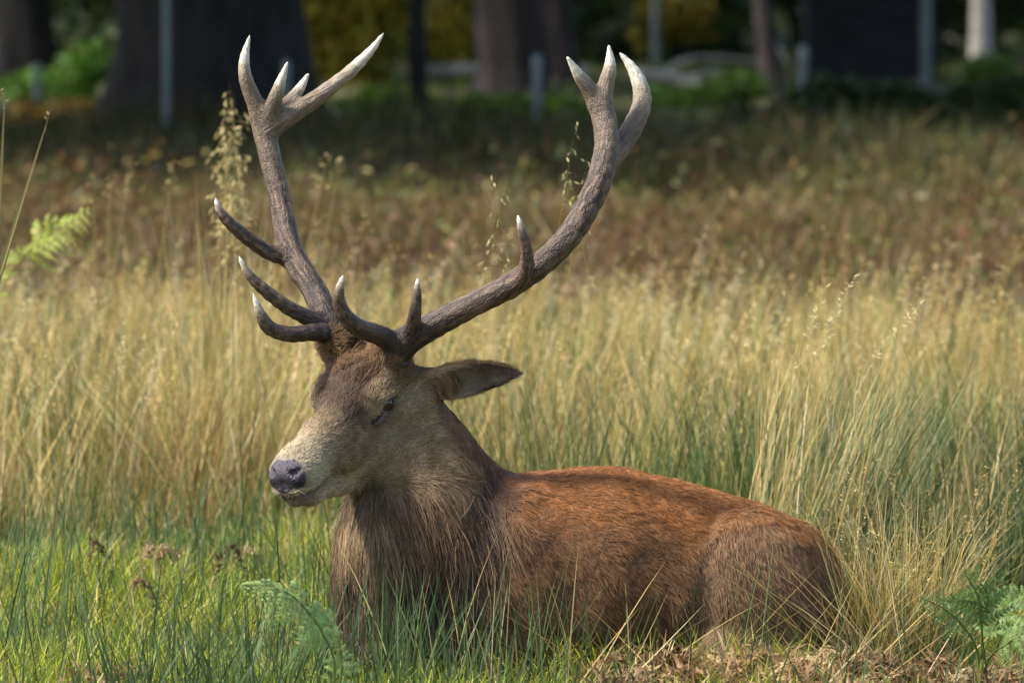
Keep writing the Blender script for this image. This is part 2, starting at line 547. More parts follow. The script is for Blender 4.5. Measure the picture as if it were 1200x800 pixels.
    V[:, 2] = np.where(keep, V[:, 2], -0.03)
    return V, Q


def sstep(x, a, b):
    t = np.clip((x - a) / (b - a), 0, 1)
    return t * t * (3 - 2 * t)


def pix(p):
    """photo-like side coordinates of stag points (metres on the x / z axes turned into the stag's own units)"""
    cp, sp = math.cos(PITCH), math.sin(PITCH)
    d = p - np.array([0, -DIST, CAM_Z])
    zf = d[:, 1] * cp - d[:, 2] * sp; up = d[:, 1] * sp + d[:, 2] * cp
    return 600 + F_PX * d[:, 0] / zf, 400 - F_PX * up / zf


def regions(p):
    """weights of the stag's regions: head, mane, body; plus head-frame coordinates"""
    h = to_head(p)
    ux = 600 + 538 * p[:, 0]; uz = 800 - 538 * p[:, 2]
    # head: in front of a plane behind the jaw and above the throat
    hx = sstep(h[:, 0] + 0.25 * h[:, 2] + .02 * noise(p, .05, 3), -0.13, -0.055)
    throat = sstep(h[:, 2] + 0.06 - 0.35 * np.clip(h[:, 0], -.2, .3), -0.11, -0.05)
    wh = hx * np.maximum(throat, sstep(h[:, 0], .05, .11) * (h[:, 2] > -.16)) * (h[:, 0] > -0.3)
    edge = np.interp(uz, [540, 580, 615, 650, 700, 760], [588, 604, 612, 590, 548, 525]) + 16 * noise(p, 0.07, 1)
    wm = (1 - sstep(ux, edge - 46, edge + 40)) * (1 - wh)
    wb = 1 - wh - wm
    return wh, wm, wb, h, ux, uz


def lin(r, g, b):
    return np.array([((c / 255) / 12.92 if c / 255 <= .04045 else ((c / 255 + .055) / 1.055) ** 2.4) for c in (r, g, b)])


def mix(a, b, t):
    t = np.asarray(t)[:, None]
    return a * (1 - t) + b * t


def coat_colour(p):
    wh, wm, wb, h, ux, uz = regions(p)
    n1 = noise(p, 0.12, 0); n2 = noise(p, 0.03, 1); n3 = noise(p, 0.045, 2)
    one = np.ones((len(p), 3))
    # body: rust back over grey-brown flank
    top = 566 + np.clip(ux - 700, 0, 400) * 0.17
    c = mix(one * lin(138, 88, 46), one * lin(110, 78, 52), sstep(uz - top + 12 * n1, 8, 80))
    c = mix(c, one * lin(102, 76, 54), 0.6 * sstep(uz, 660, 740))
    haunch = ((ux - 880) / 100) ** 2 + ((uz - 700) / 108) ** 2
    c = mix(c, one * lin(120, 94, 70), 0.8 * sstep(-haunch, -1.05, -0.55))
    # mane
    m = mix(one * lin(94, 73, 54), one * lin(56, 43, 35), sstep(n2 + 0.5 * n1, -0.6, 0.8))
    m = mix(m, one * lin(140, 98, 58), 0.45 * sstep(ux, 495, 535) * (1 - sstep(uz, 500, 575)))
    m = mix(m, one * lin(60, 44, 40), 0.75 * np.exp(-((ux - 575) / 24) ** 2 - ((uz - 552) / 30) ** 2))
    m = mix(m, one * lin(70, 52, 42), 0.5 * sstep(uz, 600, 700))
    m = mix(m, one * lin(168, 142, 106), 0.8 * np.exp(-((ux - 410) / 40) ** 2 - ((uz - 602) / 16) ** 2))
    # head
    hd = mix(one * lin(156, 134, 104), one * lin(136, 115, 88), sstep(n3 + .4 * n2, -0.6, 0.8))
    hd = mix(hd, one * lin(116, 98, 78), .55 * np.exp(-((h[:, 0] - .07) / .05) ** 2 - ((h[:, 2] + .02) / .022) ** 2))
    hd = mix(hd, one * lin(178, 162, 134), sstep(h[:, 0], .13, .22) * sstep(h[:, 2] + 0.5 * np.abs(h[:, 1]), -.09, -.02))
    hd = mix(hd, one * lin(180, 160, 128), sstep(-h[:, 2], .055, .08) * sstep(h[:, 0], .03, .12))
    brow = sstep(h[:, 2] - .068 + .36 * np.maximum(h[:, 0], 0) + .008 * n2, -.042, -.016) * (1 - sstep(h[:, 0] + .015 * n3, .06, .15)) * sstep(h[:, 0], -.13, -.07)
    brow = brow * (1 - 0.75 * sstep(np.abs(h[:, 1]), .055, .075) * sstep(h[:, 0], -.1, .0))
    hd = mix(hd, mix(one * lin(108, 80, 52), one * lin(74, 57, 45), sstep(h[:, 0], -.04, .05)), 0.95 * brow)
    hd = mix(hd, one * lin(150, 112, 68), 0.7 * (1 - sstep(h[:, 0], -.15, -.10)) * sstep(h[:, 2], -.02, .05))
    ring = np.exp(-(((h[:, 0] + .002) / .036) ** 2 + ((h[:, 2] - .034) / .026) ** 2)) * (np.abs(h[:, 1]) > .045)
    hd = mix(hd, one * lin(196, 172, 132), 0.55 * ring)
    eye = sstep(-(((h[:, 0] - .012) / .038) ** 2 + ((h[:, 2] - .022 + .42 * (h[:, 0] - .012)) / .016) ** 2), -1.15, -.5) * (np.abs(h[:, 1]) > .045)
    hd = mix(hd, one * lin(80, 68, 70), 0.85 * eye)
    slit = sstep(-(((h[:, 0] - .030) / .022) ** 2 + ((h[:, 2] - .016 + .8 * (h[:, 0] - .030)) / .005) ** 2), -1.2, -.5) * (np.abs(h[:, 1]) > .04)
    hd = mix(hd, one * lin(34, 26, 26), 0.9 * slit)
    pad = sstep(h[:, 0] + 0.25 * (h[:, 2] + .01),   .252, .261) * sstep(h[:, 2] + .5 * np.clip(.022 - np.abs(h[:, 1]), 0, 1), -.042, -.037) * (1 - sstep(h[:, 2], .012, .02))
    hd = mix(hd, mix(one * lin(44, 40, 45), one * lin(74, 66, 73), sstep(h[:, 2], -.03, .0)), pad)
    lip = np.exp(-((h[:, 2] + .0575) / .007) ** 2) * sstep(h[:, 0], .165, .19)
    hd = mix(hd, one * lin(70, 58, 56), 0.9 * lip)
    chin = sstep(h[:, 0], .215, .235) * (1 - sstep(h[:, 2], -.068, -.058))
    hd = mix(hd, one * lin(112, 100, 96), 0.8 * chin)
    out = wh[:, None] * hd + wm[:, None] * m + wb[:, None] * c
    bare = np.clip(pad + 0.6 * lip + 0.8 * slit + 0.5 * eye + 0.7 * chin, 0, 1) * wh
    return out, bare, pad * wh


stag = empty('stag', (0.3, 0.12, 0))
set_props(stag, 'antlered brown stag lying in the grass with its head turned', 'deer')
SV, SQ = sculpt_body()
SN = vert_normals(SV, SQ)
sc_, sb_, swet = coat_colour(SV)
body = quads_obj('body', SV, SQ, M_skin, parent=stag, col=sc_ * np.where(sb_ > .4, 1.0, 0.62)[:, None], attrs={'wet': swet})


# ---- eyes
def build_eye(side):
    c = H(0.000, 0.0725 * side, 0.034)
    nu, nv, r = 14, 20, 0.0200 * HS
    u = np.linspace(0.02, np.pi - 0.02, nu); v = np.linspace(0, 2 * np.pi, nv, endpoint=False)
    out = HR[:, 1] * side
    a = HR[:, 0]; b = np.cross(out, a)
    U, Vv = np.meshgrid(u, v, indexing='ij')
    P = c + r * (np.cos(U)[..., None] * out + np.sin(U)[..., None] * (np.cos(Vv)[..., None] * a + np.sin(Vv)[..., None] * b))
    col = np.where((U < 0.55)[..., None], lin(8, 7, 8), lin(46, 32, 24)).reshape(-1, 3)
    m = bpy.data.materials.get('eye') or attr_mat('eye', 0.08, 0.6)
    quads_obj('eye', P.reshape(-1, 3), grid_faces(nu, nv, True), m, parent=stag, col=col)


build_eye(1); build_eye(-1)


# ---- ears: cupped leaf with thickness
EAR_PARTS = []


def build_ear(base, tip, open_dir, width):
    nu, nv = 26, 17
    ax = tip - base; L = np.linalg.norm(ax); ax = ax / L
    od = norm(open_dir - ax * (open_dir @ ax)); S = np.cross(ax, od)
    u = np.linspace(0, 1, nu)
    w = width * np.interp(u, [0, .12, .3, .5, .7, .85, .95, 1], [.50, .82, 1.04, 1.0, .76, .46, .2, .02])
    cup = np.interp(u, [0, .2, .6, 1], [2.0, 1.6, 1.15, 0.8])
    v = np.linspace(-1, 1, nv)
    shells = []
    for t in (0.0, 0.0055):
        P = np.zeros((nu, nv, 3))
        for i in range(nu):
            a = v * cup[i]; R = w[i] / max(math.sin(min(cup[i], 1.57)), .3)
            tt = t * min(1, (1 - u[i]) * 6 + .1)
            bend = -0.010 * math.sin(u[i] * math.pi)
            P[i] = base + ax * L * u[i] + ((R + tt) * np.sin(a))[:, None] * S + (-(R + tt) * np.cos(a) + R * .7 + bend)[:, None] * od
        shells.append(P)
    V = np.concatenate([s.reshape(-1, 3) for s in shells]); n = nu * nv
    q1 = grid_faces(nu, nv); q2 = grid_faces(nu, nv, base=n)[:, ::-1]
    e = []
    for i in range(nu - 1):
        for j in (0, nv - 1):
            a = [i * nv + j, (i + 1) * nv + j, (i + 1) * nv + j + n, i * nv + j + n]
            e.append(a if j else a[::-1])
    Q = np.concatenate([q1, q2, np.array(e)])
    Uu = np.repeat(u, nv); Vv = np.tile(v, nu)
    inner = mix(np.ones((n, 3)) * lin(168, 150, 122), np.ones((n, 3)) * lin(120, 104, 88), sstep(Uu, .25, .6))
    inner = mix(inner, np.ones((n, 3)) * lin(52, 42, 36), .8 * sstep(np.abs(Vv), .78, .97) * sstep(Uu, .35, .6))
    outer = mix(np.ones((n, 3)) * lin(164, 130, 90), np.ones((n, 3)) * lin(128, 96, 66), sstep(Uu, .6, .95))
    col = np.concatenate([inner, outer])
    quads_obj('ear', V, Q, M_ear, parent=stag, col=col)
    EAR_PARTS.append((V, Q, col, ax, n))


e_y = H(-.12, .08, .05)[1]
eb, et = at(499, 447, e_y), at(609, 437, e_y - .045)
e_open = norm(np.array([0.0, -0.93, -0.37]))
build_ear(eb, et, e_open, 0.036)
mir = lambda p: HC + HR @ (((p - HC) @ HR) * np.array([1, -1, 1]))
build_ear(mir(eb), mir(eb) + np.array([.07, .17, .02]), norm(np.array([-.8, .3, -.3])), 0.034)


# ---- antlers
def zz(zx, zy):
    return 230 + zx / 1.905, 20 + zy / 1.905


def build_antler(y0, beam, tines):
    """beam / tines: rows (zoom x, zoom y, depth offset, radius px)"""
    def conv(rows, n):
        r = np.array([[*at(*zz(a, b), y0 + d), rad * .94 * mpx(y0 + d)] for a, b, d, rad in rows])
        r = resample(r, n)
        return r[:, :3], np.maximum(r[:, 3], .0012)
    lines = [conv(beam, 30)] + [conv(t, 14) for t in tines]
    allp = np.concatenate([l[0] for l in lines])
    lo, hi = allp.min(0) - .04, allp.max(0) + .04
    st = 0.0036
    f = Field(*[np.arange(l, h, st) for l, h in zip(lo, hi)])
    bp, br = lines[0]
    f.chain(bp, br, .006)
    for p, r in lines[1:]:
        g = Field(*f.ax); g.D = np.full(f.D.shape, .25, np.float32)
        l2, h2 = p.min(0) - .06, p.max(0) + .06
        g.chain(p, r, .004)
        s, _, _, _ = f._box(l2, h2)
        f._merge(s, g.D[s], np.float32(.012), False)
    # burr: knobbly crown round the base
    b0 = bp[0]; t0 = norm(bp[1] - bp[0]); a0 = norm(np.cross(t0, [.2, 1, .1])); c0 = np.cross(t0, a0)
    for i in range(22):
        th = i / 22 * 6.283
        rr = br[0] * (1.02 + .10 * random.random())
        f.ellipsoid(b0 + t0 * (.004 + .005 * random.random()) + rr * (math.cos(th) * a0 + math.sin(th) * c0), np.array([.0075, .0075, .006]) * (.8 + .5 * random.random()), None, .004)
    V, Q = f.surface()
    # pearling: long grooves along each limb
    best = np.full(len(V), 9.); who = np.zeros(len(V), int); along = np.zeros(len(V)); grain = np.zeros((len(V), 3))
    for k, (p, r) in enumerate(lines):
        d = np.linalg.norm(V[:, None, :] - p[None, :, :], axis=2) - r[None, :]
        j = d.argmin(1); dm = d[np.arange(len(V)), j]
        if k: dm = dm - .002
        m = dm < best
        tg = norm(np.gradient(p, axis=0)); sl = np.concatenate([[0], np.cumsum(np.linalg.norm(np.diff(p, axis=0), axis=1))])
        tt = np.sum((V - p[j]) * tg[j], 1)
        gr = V - p[j] - tt[:, None] * tg[j] + tg[j] * ((sl[j] + tt) * .16)[:, None] + k
        best[m] = dm[m]; who[m] = k; along[m] = j[m] / (len(p) - 1); grain[m] = gr[m]
    N = vert_normals(V, Q)
    tip = np.where(who > 0, along, 0.0)
    pearl = 1 - sstep(tip, .45, .8)
    g = noise(grain, .016, 0) * .55 + noise(grain, .007, 1) * .45
    V = V + N * (g * .0011 * pearl)[:, None]
    one = np.ones((len(V), 3))
    c = mix(one * lin(58, 45, 37), one * lin(108, 89, 71), sstep(g, -.6, .7))
    base_d = np.linalg.norm(V - bp[0], axis=1)
    c = mix(c, one * lin(44, 36, 33), .8 * (1 - sstep(base_d, .05, .22)))
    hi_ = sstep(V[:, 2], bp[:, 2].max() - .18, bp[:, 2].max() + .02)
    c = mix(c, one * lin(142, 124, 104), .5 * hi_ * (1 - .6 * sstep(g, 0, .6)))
    tipw = np.where(who > 0, sstep(along, .50, .92), 0)
    crown = np.isin(who, [k for k in range(1, len(lines)) if lines[k][0][:, 2].min() > bp[:, 2].max() - .22])
    tipc = np.where(crown[:, None], lin(205, 196, 176), lin(214, 206, 186))
    tw = np.where(crown, sstep(along, .36, .85), sstep(along, .74, .95)) * (who > 0)
    c = c * (1 - tw[:, None]) + tipc * tw[:, None]
    c = mix(c, one * lin(110, 86, 44), .45 * np.exp(-((tw - .45) / .22) ** 2) * (who > 0))
    N = vert_normals(V, Q)
    fw = who[Q]; fk = np.array([np.bincount(r, minlength=len(lines)).argmax() for r in fw])
    root = None
    for k in range(len(lines)):
        q = Q[fk == k]
        if not len(q): continue
        used, inv = np.unique(q, return_inverse=True)
        o = quads_obj('antler' if k == 0 else 'tine', V[used], inv.reshape(-1, 4), M_antler, parent=stag if k == 0 else root,
                      col=c[used], attrs={'pearl': pearl[used], 'grain': grain[used]}, normals=N[used])
        if k == 0: root = o


yn, yf = BURR_N[1], BURR_F[1]
build_antler(yn,
    [(437, 762, 0, 18), (450, 742, -.005, 18.5), (480, 716, -.015, 17.5), (540, 682, -.03, 16), (620, 640, -.05, 15), (700, 600, -.06, 15), (770, 552, -.06, 15), (830, 492, -.05, 15.2), (873, 425, -.03, 15.2), (903, 355, 0, 15.5), (917, 290, .03, 15), (912, 235, .05, 14.5), (902, 195, .06, 14.5)],
    [[(455, 738, -.01, 15), (410, 710, -.05, 12.5), (365, 695, -.09, 11.5), (332, 668, -.13, 10), (318, 632, -.15, 8), (321, 602, -.16, 5), (327, 577, -.165, 1.2)],
     [(470, 722, -.02, 11), (482, 692, -.05, 9), (489, 655, -.08, 7.5), (493, 615, -.095, 5), (494, 583, -.10, 1.2)],
     [(695, 608, -.065, 11), (726, 582, -.09, 10), (738, 547, -.11, 8.5), (735, 510, -.12, 7), (726, 475, -.125, 5.2), (718, 443, -.13, 1.4)],
     [(900, 195, .06, 13), (875, 160, .05, 9.5), (852, 127, .035, 6.5), (827, 88, .02, 1.2)],
     [(902, 195, .06, 13), (915, 150, .065, 9.5), (924, 110, .07, 7), (921, 62, .07, 1.2)],
     [(908, 335, .02, 13), (945, 292, .07, 13), (975, 245, .10, 12.5), (995, 195, .12, 11.5), (990, 150, .13, 9.5), (970, 110, .135, 6), (944, 79, .135, 1.2)]])
build_antler(yf,
    [(316, 742, 0, 15), (312, 715, .005, 16), (292, 670, .02, 16.5), (262, 608, .06, 15), (230, 560, .09, 15), (207, 512, .12, 14.5), (195, 450, .15, 13.5), (181, 380, .18, 13.2), (164, 310, .20, 13), (152, 255, .21, 13.5), (147, 222, .215, 14)],
    [[(312, 716, 0, 13), (268, 704, -.04, 10.5), (212, 708, -.08, 9.5), (168, 697, -.11, 9), (145, 667, -.13, 7), (127, 616, -.14, 1.2)],
     [(298, 690, .01, 12), (252, 672, -.02, 10), (200, 645, -.05, 9), (150, 607, -.07, 7.5), (115, 572, -.08, 5.2), (95, 533, -.085, 1.2)],
     [(212, 535, .11, 12), (165, 526, .09, 10), (112, 492, .06, 8.5), (72, 457, .04, 7), (52, 432, .035, 5), (43, 405, .03, 1.4)],
     [(148, 225, .21, 13.5), (126, 180, .20, 10), (109, 132, .19, 7.8), (108, 90, .19, 5.5), (120, 40, .19, 1.2)],
     [(160, 225, .21, 12), (174, 190, .19, 9), (187, 150, .17, 6.5), (204, 100, .16, 1.2)],
     [(168, 225, .22, 11), (205, 192, .24, 8), (230, 162, .25, 6), (250, 127, .26, 1.5)],
     [(160, 250, .21, 14), (210, 218, .22, 12.5), (270, 180, .23, 10), (340, 125, .24, 8), (390, 75, .25, 5), (418, 36, .255, 1.2)]])


# ---- fur
def build_fur():
    tri = np.concatenate([SQ[:, [0, 1, 2]], SQ[:, [0, 2, 3]]])
    a, b, c = SV[tri[:, 0]], SV[tri[:, 1]], SV[tri[:, 2]]
    area = np.linalg.norm(np.cross(b - a, c - a), axis=1) / 2
    cen = (a + b + c) / 3
    wh, wm, wb, h, ux, uz = regions(cen)
    dens = wh * 420000 + wm * 110000 + wb * 170000
    fn = norm(np.cross(b - a, c - a))
    away = fn[:, 1] > 0.55
    dens = dens * np.where(away, .25, 1.0) * (cen[:, 2] > 0.02)
    n = rng.poisson(area * dens)
    ti = np.repeat(np.arange(len(tri)), n)
    r1, r2 = rng.random(len(ti)), rng.random(len(ti)); s = np.sqrt(r1)
    w0, w1, w2 = 1 - s, s * (1 - r2), s * r2
    p = a[ti] * w0[:, None] + b[ti] * w1[:, None] + c[ti] * w2[:, None]
    t = tri[ti]
    nn = norm(SN[t[:, 0]] * w0[:, None] + SN[t[:, 1]] * w1[:, None] + SN[t[:, 2]] * w2[:, None])
    wh, wm, wb, h, ux, uz = regions(p)
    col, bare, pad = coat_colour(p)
    N = len(p)
    Fw = HR[:, 0]; Uw = HR[:, 2]
    d_head = -Fw[None, :] * np.ones((N, 1)) + np.where(h[:, 2] > .03, .35, -.25)[:, None] * Uw[None, :]
    d_head = d_head + 0.9 * (sstep(h[:, 2], .03, .06) * (1 - sstep(h[:, 0], 0, .1)))[:, None] * vnoise(p, .05)
    d_mane = np.stack([np.full(N, .30) + .35 * sstep(ux, 500, 580), np.full(N, -.1), np.full(N, -1.0)], 1)
    d_body = np.stack([np.full(N, 1.0), np.full(N, -.05), -.25 - .7 * sstep(uz, 580, 700)], 1)
    hz = sstep(-(((ux - 880) / 100) ** 2 + ((uz - 700) / 108) ** 2), -1.1, -.7)
    d_body = d_body * (1 - hz[:, None]) + hz[:, None] * np.array([.35, -.1, -1.0])
    d = wh[:, None] * d_head + wm[:, None] * d_mane + wb[:, None] * d_body
    coh = (.22 * wh + .36 * wm + .20 * wb)[:, None]
    d = norm(d) + coh * vnoise(p, .06) + coh * 1.0 * vnoise(p, .022) + .16 * rng.normal(size=(N, 3))
    d = norm(d - nn * np.sum(d * nn, 1, keepdims=True))
    tuft = sstep(h[:, 2], .045, .075) * (1 - sstep(h[:, 0], -.02, .06)) * wh
    ln = wh * (.0125 + .016 * tuft + .004 * (h[:, 0] < -.06)) + wm * (.062 + .028 * noise(p, .1, 2)) * (.32 + .68 * sstep(uz, 450, 560)) + wb * (.021 + .008 * noise(p, .1, 2))
    ln = ln + wb * .016 * np.exp(-((haunch_edge(ux, uz)) / .12) ** 2)
    ln = np.maximum(ln, .004) * (0.7 + .6 * rng.random(N))
    keep = rng.random(N) > bare * 1.3
    lift = (.22 * wh + .30 * tuft + .26 * wm + .30 * wb) * (0.6 + .8 * rng.random(N))
    K = 4
    tt = np.linspace(0, 1, K)
    g = np.array([0, 0, -1.0])
    droop = (wm * .55 + wb * .12)[:, None]
    P = np.zeros((N, K, 3))
    for i, q in enumerate(tt):
        P[:, i] = p - nn * .0012 + ln[:, None] * (q * d + lift[:, None] * nn * q * (1 - .45 * q) + droop * g * q * q)
    P += (rng.normal(size=(N, 1, 3)) * (ln * .10)[:, None, None]) * (tt ** 2)[None, :, None]
    for w_, cell, amt in ((wm, .020, .72), (wb, .011, .40), (wh * (tuft > .3), .009, .5)):
        sel = np.where(w_ > .5)[0]
        q = p[sel] + .006 * vnoise(p[sel], .05) + .35 * cell * rng.normal(size=(len(sel), 3)) * .4
        key = np.floor(q / cell).astype(np.int64); key = key[:, 0] * 73856093 ^ key[:, 1] * 19349663 ^ key[:, 2] * 83492791
        _, first, inv = np.unique(key, return_index=True, return_inverse=True)
        gd = sel[first[inv.ravel()]]
        for i, t_ in enumerate(tt):
            if i: P[sel, i] += (P[gd, i] - P[sel, i]) * (amt * t_ ** 1.3 * (.6 + .4 * rng.random(len(sel))))[:, None]
    P[..., 2] = np.maximum(P[..., 2], -.02)
    darkh = np.where(rng.random((N, 1)) < .28 + .10 * wh[:, None], .40, 1.0)
    tipc = col * darkh * (1.15 + .5 * rng.random((N, 1))) * np.array([1.02, 1.0, .95])
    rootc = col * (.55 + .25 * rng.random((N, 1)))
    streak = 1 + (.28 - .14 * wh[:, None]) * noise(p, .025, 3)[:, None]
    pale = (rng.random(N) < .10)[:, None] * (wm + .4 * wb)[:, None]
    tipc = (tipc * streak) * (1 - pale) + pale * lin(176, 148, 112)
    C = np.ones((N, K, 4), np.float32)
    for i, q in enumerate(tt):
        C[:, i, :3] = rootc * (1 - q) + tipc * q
    rad = (wh * .00056 + wm * .00062 + wb * .00058) * (.8 + .5 * rng.random(N))
    Rr = rad[:, None] * np.array([1, .95, .7, .25])[None, :]
    P, C, Rr = P[keep], C[keep], Rr[keep]
    # short hairs along the ears
    for V, Q, ec, ax, n0 in EAR_PARTS[:1]:
        t4 = np.concatenate([Q[:, [0, 1, 2]], Q[:, [0, 2, 3]]])
        A, B_, C_ = V[t4[:, 0]], V[t4[:, 1]], V[t4[:, 2]]
        fnv = np.cross(B_ - A, C_ - A); ar = np.linalg.norm(fnv, axis=1) / 2
        n = rng.poisson(ar * 330000); ti = np.repeat(np.arange(len(t4)), n); M = len(ti)
        r1, r2 = np.sqrt(rng.random(M)), rng.random(M)
        p = A[ti] * (1 - r1)[:, None] + B_[ti] * (r1 * (1 - r2))[:, None] + C_[ti] * (r1 * r2)[:, None]
        nv = norm(fnv[ti]); outer = t4[ti, 0] >= n0
        nv = np.where(outer[:, None], nv, nv)
        dd = norm(ax + .3 * vnoise(p, .03) + .25 * rng.normal(size=(M, 3)))
        l = np.where(outer, .009, .014) * (.6 + .7 * rng.random(M))
        pe = np.zeros((M, K, 3))
        for i, q in enumerate(tt):
            pe[:, i] = p + l[:, None] * (q * dd + .28 * q * nv)
        cc = ec[t4[ti, 0]]
        Ce = np.ones((M, K, 4), np.float32)
        for i, q in enumerate(tt):
            Ce[:, i, :3] = cc * (.7 + .6 * q) * (.8 + .4 * rng.random((M, 1)))
        P = np.concatenate([P, pe]); C = np.concatenate([C, Ce]); Rr = np.concatenate([Rr, .0004 * np.ones((M, 1)) * np.array([1, .9, .7, .25])])
    off = np.array(stag.location)
    hcv = bpy.data.hair_curves.new('fur')
    hcv.add_curves([K] * len(P))
    hcv.attributes['position'].data.foreach_set('vector', (P - off).astype(np.float32).ravel())
    ra = hcv.attributes.get('radius') or hcv.attributes.new('radius', 'FLOAT', 'POINT')
    ra.data.foreach_set('value', Rr.astype(np.float32).ravel())
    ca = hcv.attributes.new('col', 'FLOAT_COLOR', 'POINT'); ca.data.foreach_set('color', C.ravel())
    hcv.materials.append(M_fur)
    o = bpy.data.objects.new('fur', hcv); COL.objects.link(o); o.parent = stag
    print('fur', len(P))


def haunch_edge(ux, uz):
    return np.sqrt(((ux - 880) / 95) ** 2 + ((uz - 700) / 104) ** 2) - 1


build_fur()


# ------------------------------------------------------------------ grass
def blades(x, y, h, w, az, lean, curl, root, tip, K=3, z0=None, twist=None):
    """N tapering blades -> verts, faces, cols"""
    N = len(x); z0 = ground_z(x, y) - .01 if z0 is None else z0
    t = np.linspace(0, 1, K + 1)
    dx, dy = np.cos(az), np.sin(az)
    tw = az + np.pi / 2 + (rng.uniform(-1.3, 1.3, N) if twist is None else twist)
    hor = h[:, None] * (lean[:, None] * t + curl[:, None] * t ** 2)
    ver = h[:, None] * (t * np.sqrt(np.clip(1 - lean ** 2 * .5, .2, 1))[:, None] - .42 * (curl ** 2)[:, None] * t ** 2)
    cx = x[:, None] + hor * dx[:, None]; cy = y[:, None] + hor * dy[:, None]; cz = z0[:, None] + ver
    ww = .5 * w[:, None] * np.interp(t, [0, .35, .7, 1], [.75, 1, .72, .0])
    wx, wy = np.cos(tw)[:, None] * ww, np.sin(tw)[:, None] * ww
    L = np.stack([cx - wx, cy - wy, cz], -1); R = np.stack([cx + wx, cy + wy, cz], -1)
    V = np.concatenate([np.stack([L[:, :K], R[:, :K]], 2).reshape(N, 2 * K, 3), L[:, K:K + 1]], 1)
    M = 2 * K + 1
    f = []
    for k in range(K - 1):
        f += [[2 * k, 2 * k + 1, 2 * k + 3], [2 * k, 2 * k + 3, 2 * k + 2]]
    f.append([2 * K - 2, 2 * K - 1, 2 * K])
    T = (np.arange(N)[:, None, None] * M + np.array(f)[None]).reshape(-1, 3)
    tv = np.concatenate([np.repeat(t[:K], 2), [1.0]])
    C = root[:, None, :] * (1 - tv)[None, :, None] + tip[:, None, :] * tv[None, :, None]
    return V.reshape(-1, 3), T, C.reshape(-1, 3)


class Tris:
    def __init__(self): self.v, self.t, self.c, self.n = [], [], [], 0

    def add(self, V, T, C):
        self.v.append(V); self.t.append(T + self.n); self.c.append(C); self.n += len(V)

    def build(self, name, mat, parent=None):
        return quads_obj(name, np.concatenate(self.v), np.concatenate(self.t), mat, parent=parent, col=np.concatenate(self.c), smooth=True)


def scatter(n, y0, y1, margin=1.0):
    """random spots over the part of the meadow in view between depths y0..y1 (with a margin to each side)"""
    y = np.sqrt(rng.uniform((y0 + DIST) ** 2, (y1 + DIST) ** 2, n)) - DIST
    half = 600 * (y + DIST) / F_PX + margin
    return rng.uniform(-1, 1, n) * half, y


def fern_gap(x, y):
    return (x > -.56) & (x < -.33) & (y < -1.18) & (y > -2)


def under_stag(x, y, m=0.0):
    """where the animal lies"""
    a = ((x - .28) / (.50 + m)) ** 2 + ((y - .15) / (.235 + m)) ** 2 < 1
    b = (x > -.36 - m) & (x < -.08) & (y > -.10 - m) & (y < .22)
    return a | b | fern_gap(x, y)


def pick(n, cols, jitter=.16):
    c = np.array([lin(*q) for q in cols])[rng.integers(0, len(cols), n)]
    return c * (1 + jitter * rng.normal(size=(n, 1))).clip(.4, 1.7) * (1 + .05 * rng.normal(size=(n, 3)))


def xy3(x, y):
    return np.stack([x, y, np.zeros_like(x)], 1)


GREEN = [(120, 142, 40), (104, 130, 38), (136, 150, 52), (92, 118, 44)]
BRIGHT = [(176, 178, 54), (162, 168, 46), (140, 158, 46)]
RUSH = [(82, 104, 58), (72, 94, 60), (94, 114, 58), (62, 82, 46)]
STRAW = [(216, 190, 126), (206, 176, 106), (226, 208, 160), (194, 164, 100), (180, 160, 94)]
OLIVE = [(140, 140, 70), (150, 146, 80), (124, 132, 66)]
BROWN = [(114, 80, 50), (98, 68, 42), (130, 96, 60), (88, 64, 40)]


def short_grass():
    G = Tris()
    x, y = scatter(120000, -1.9, 4.6, .8)
    p = xy3(x, y)
    n1 = noise(p, 1.1, 0); n2 = noise(p, .35, 1)
    k = ~under_stag(x, y) & (rng.random(len(x)) < np.clip(.75 + .35 * n2, .2, 1) * np.interp(y, [-2, 2.5, 4.6], [1, .9, .35]))
    x, y, n1, n2 = x[k], y[k], n1[k], n2[k]; N = len(x)
    h = rng.uniform(.05, .13, N) * (1 + .35 * n1) * np.interp(x, [-1.2, .3, 1], [1.0, 1.0, .9])
    tip = pick(N, GREEN); br = (n1 + .3 * n2 > .0); tip[br] = pick(int(br.sum()), BRIGHT)
    dry = rng.random(N) < np.interp(y, [-2, 1.5, 4], [.06, .10, .45]); tip[dry] = pick(int(dry.sum()), STRAW)
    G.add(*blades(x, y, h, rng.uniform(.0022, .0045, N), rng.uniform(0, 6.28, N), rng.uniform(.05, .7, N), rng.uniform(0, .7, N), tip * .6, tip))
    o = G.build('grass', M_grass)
    set_props(o, 'short bright green grass around the resting stag', 'grass', kind='stuff')


short_grass()


def clump(T, cx, cy, n, spread, h0, h1, cols, w=(.002, .0035), lean=(.0, .35), curl=(0, .35), K=4, az=None, root_dark=.65, bias=0.0):
    """one tussock of blades"""
    a = rng.uniform(0, 6.28, n); r = spread * np.sqrt(rng.random(n))
    x, y = cx + r * np.cos(a), cy + r * np.sin(a)
    azz = np.where(rng.random(n) < .3, a, rng.uniform(0, 6.28, n)) if az is None else az + rng.normal(size=n) * .7
    tip = pick(n, cols)
    T.add(*blades(x, y, rng.uniform(h0, h1, n), rng.uniform(*w, n), azz, rng.uniform(*lean, n) + bias, rng.uniform(*curl, n), tip * root_dark, tip, K))


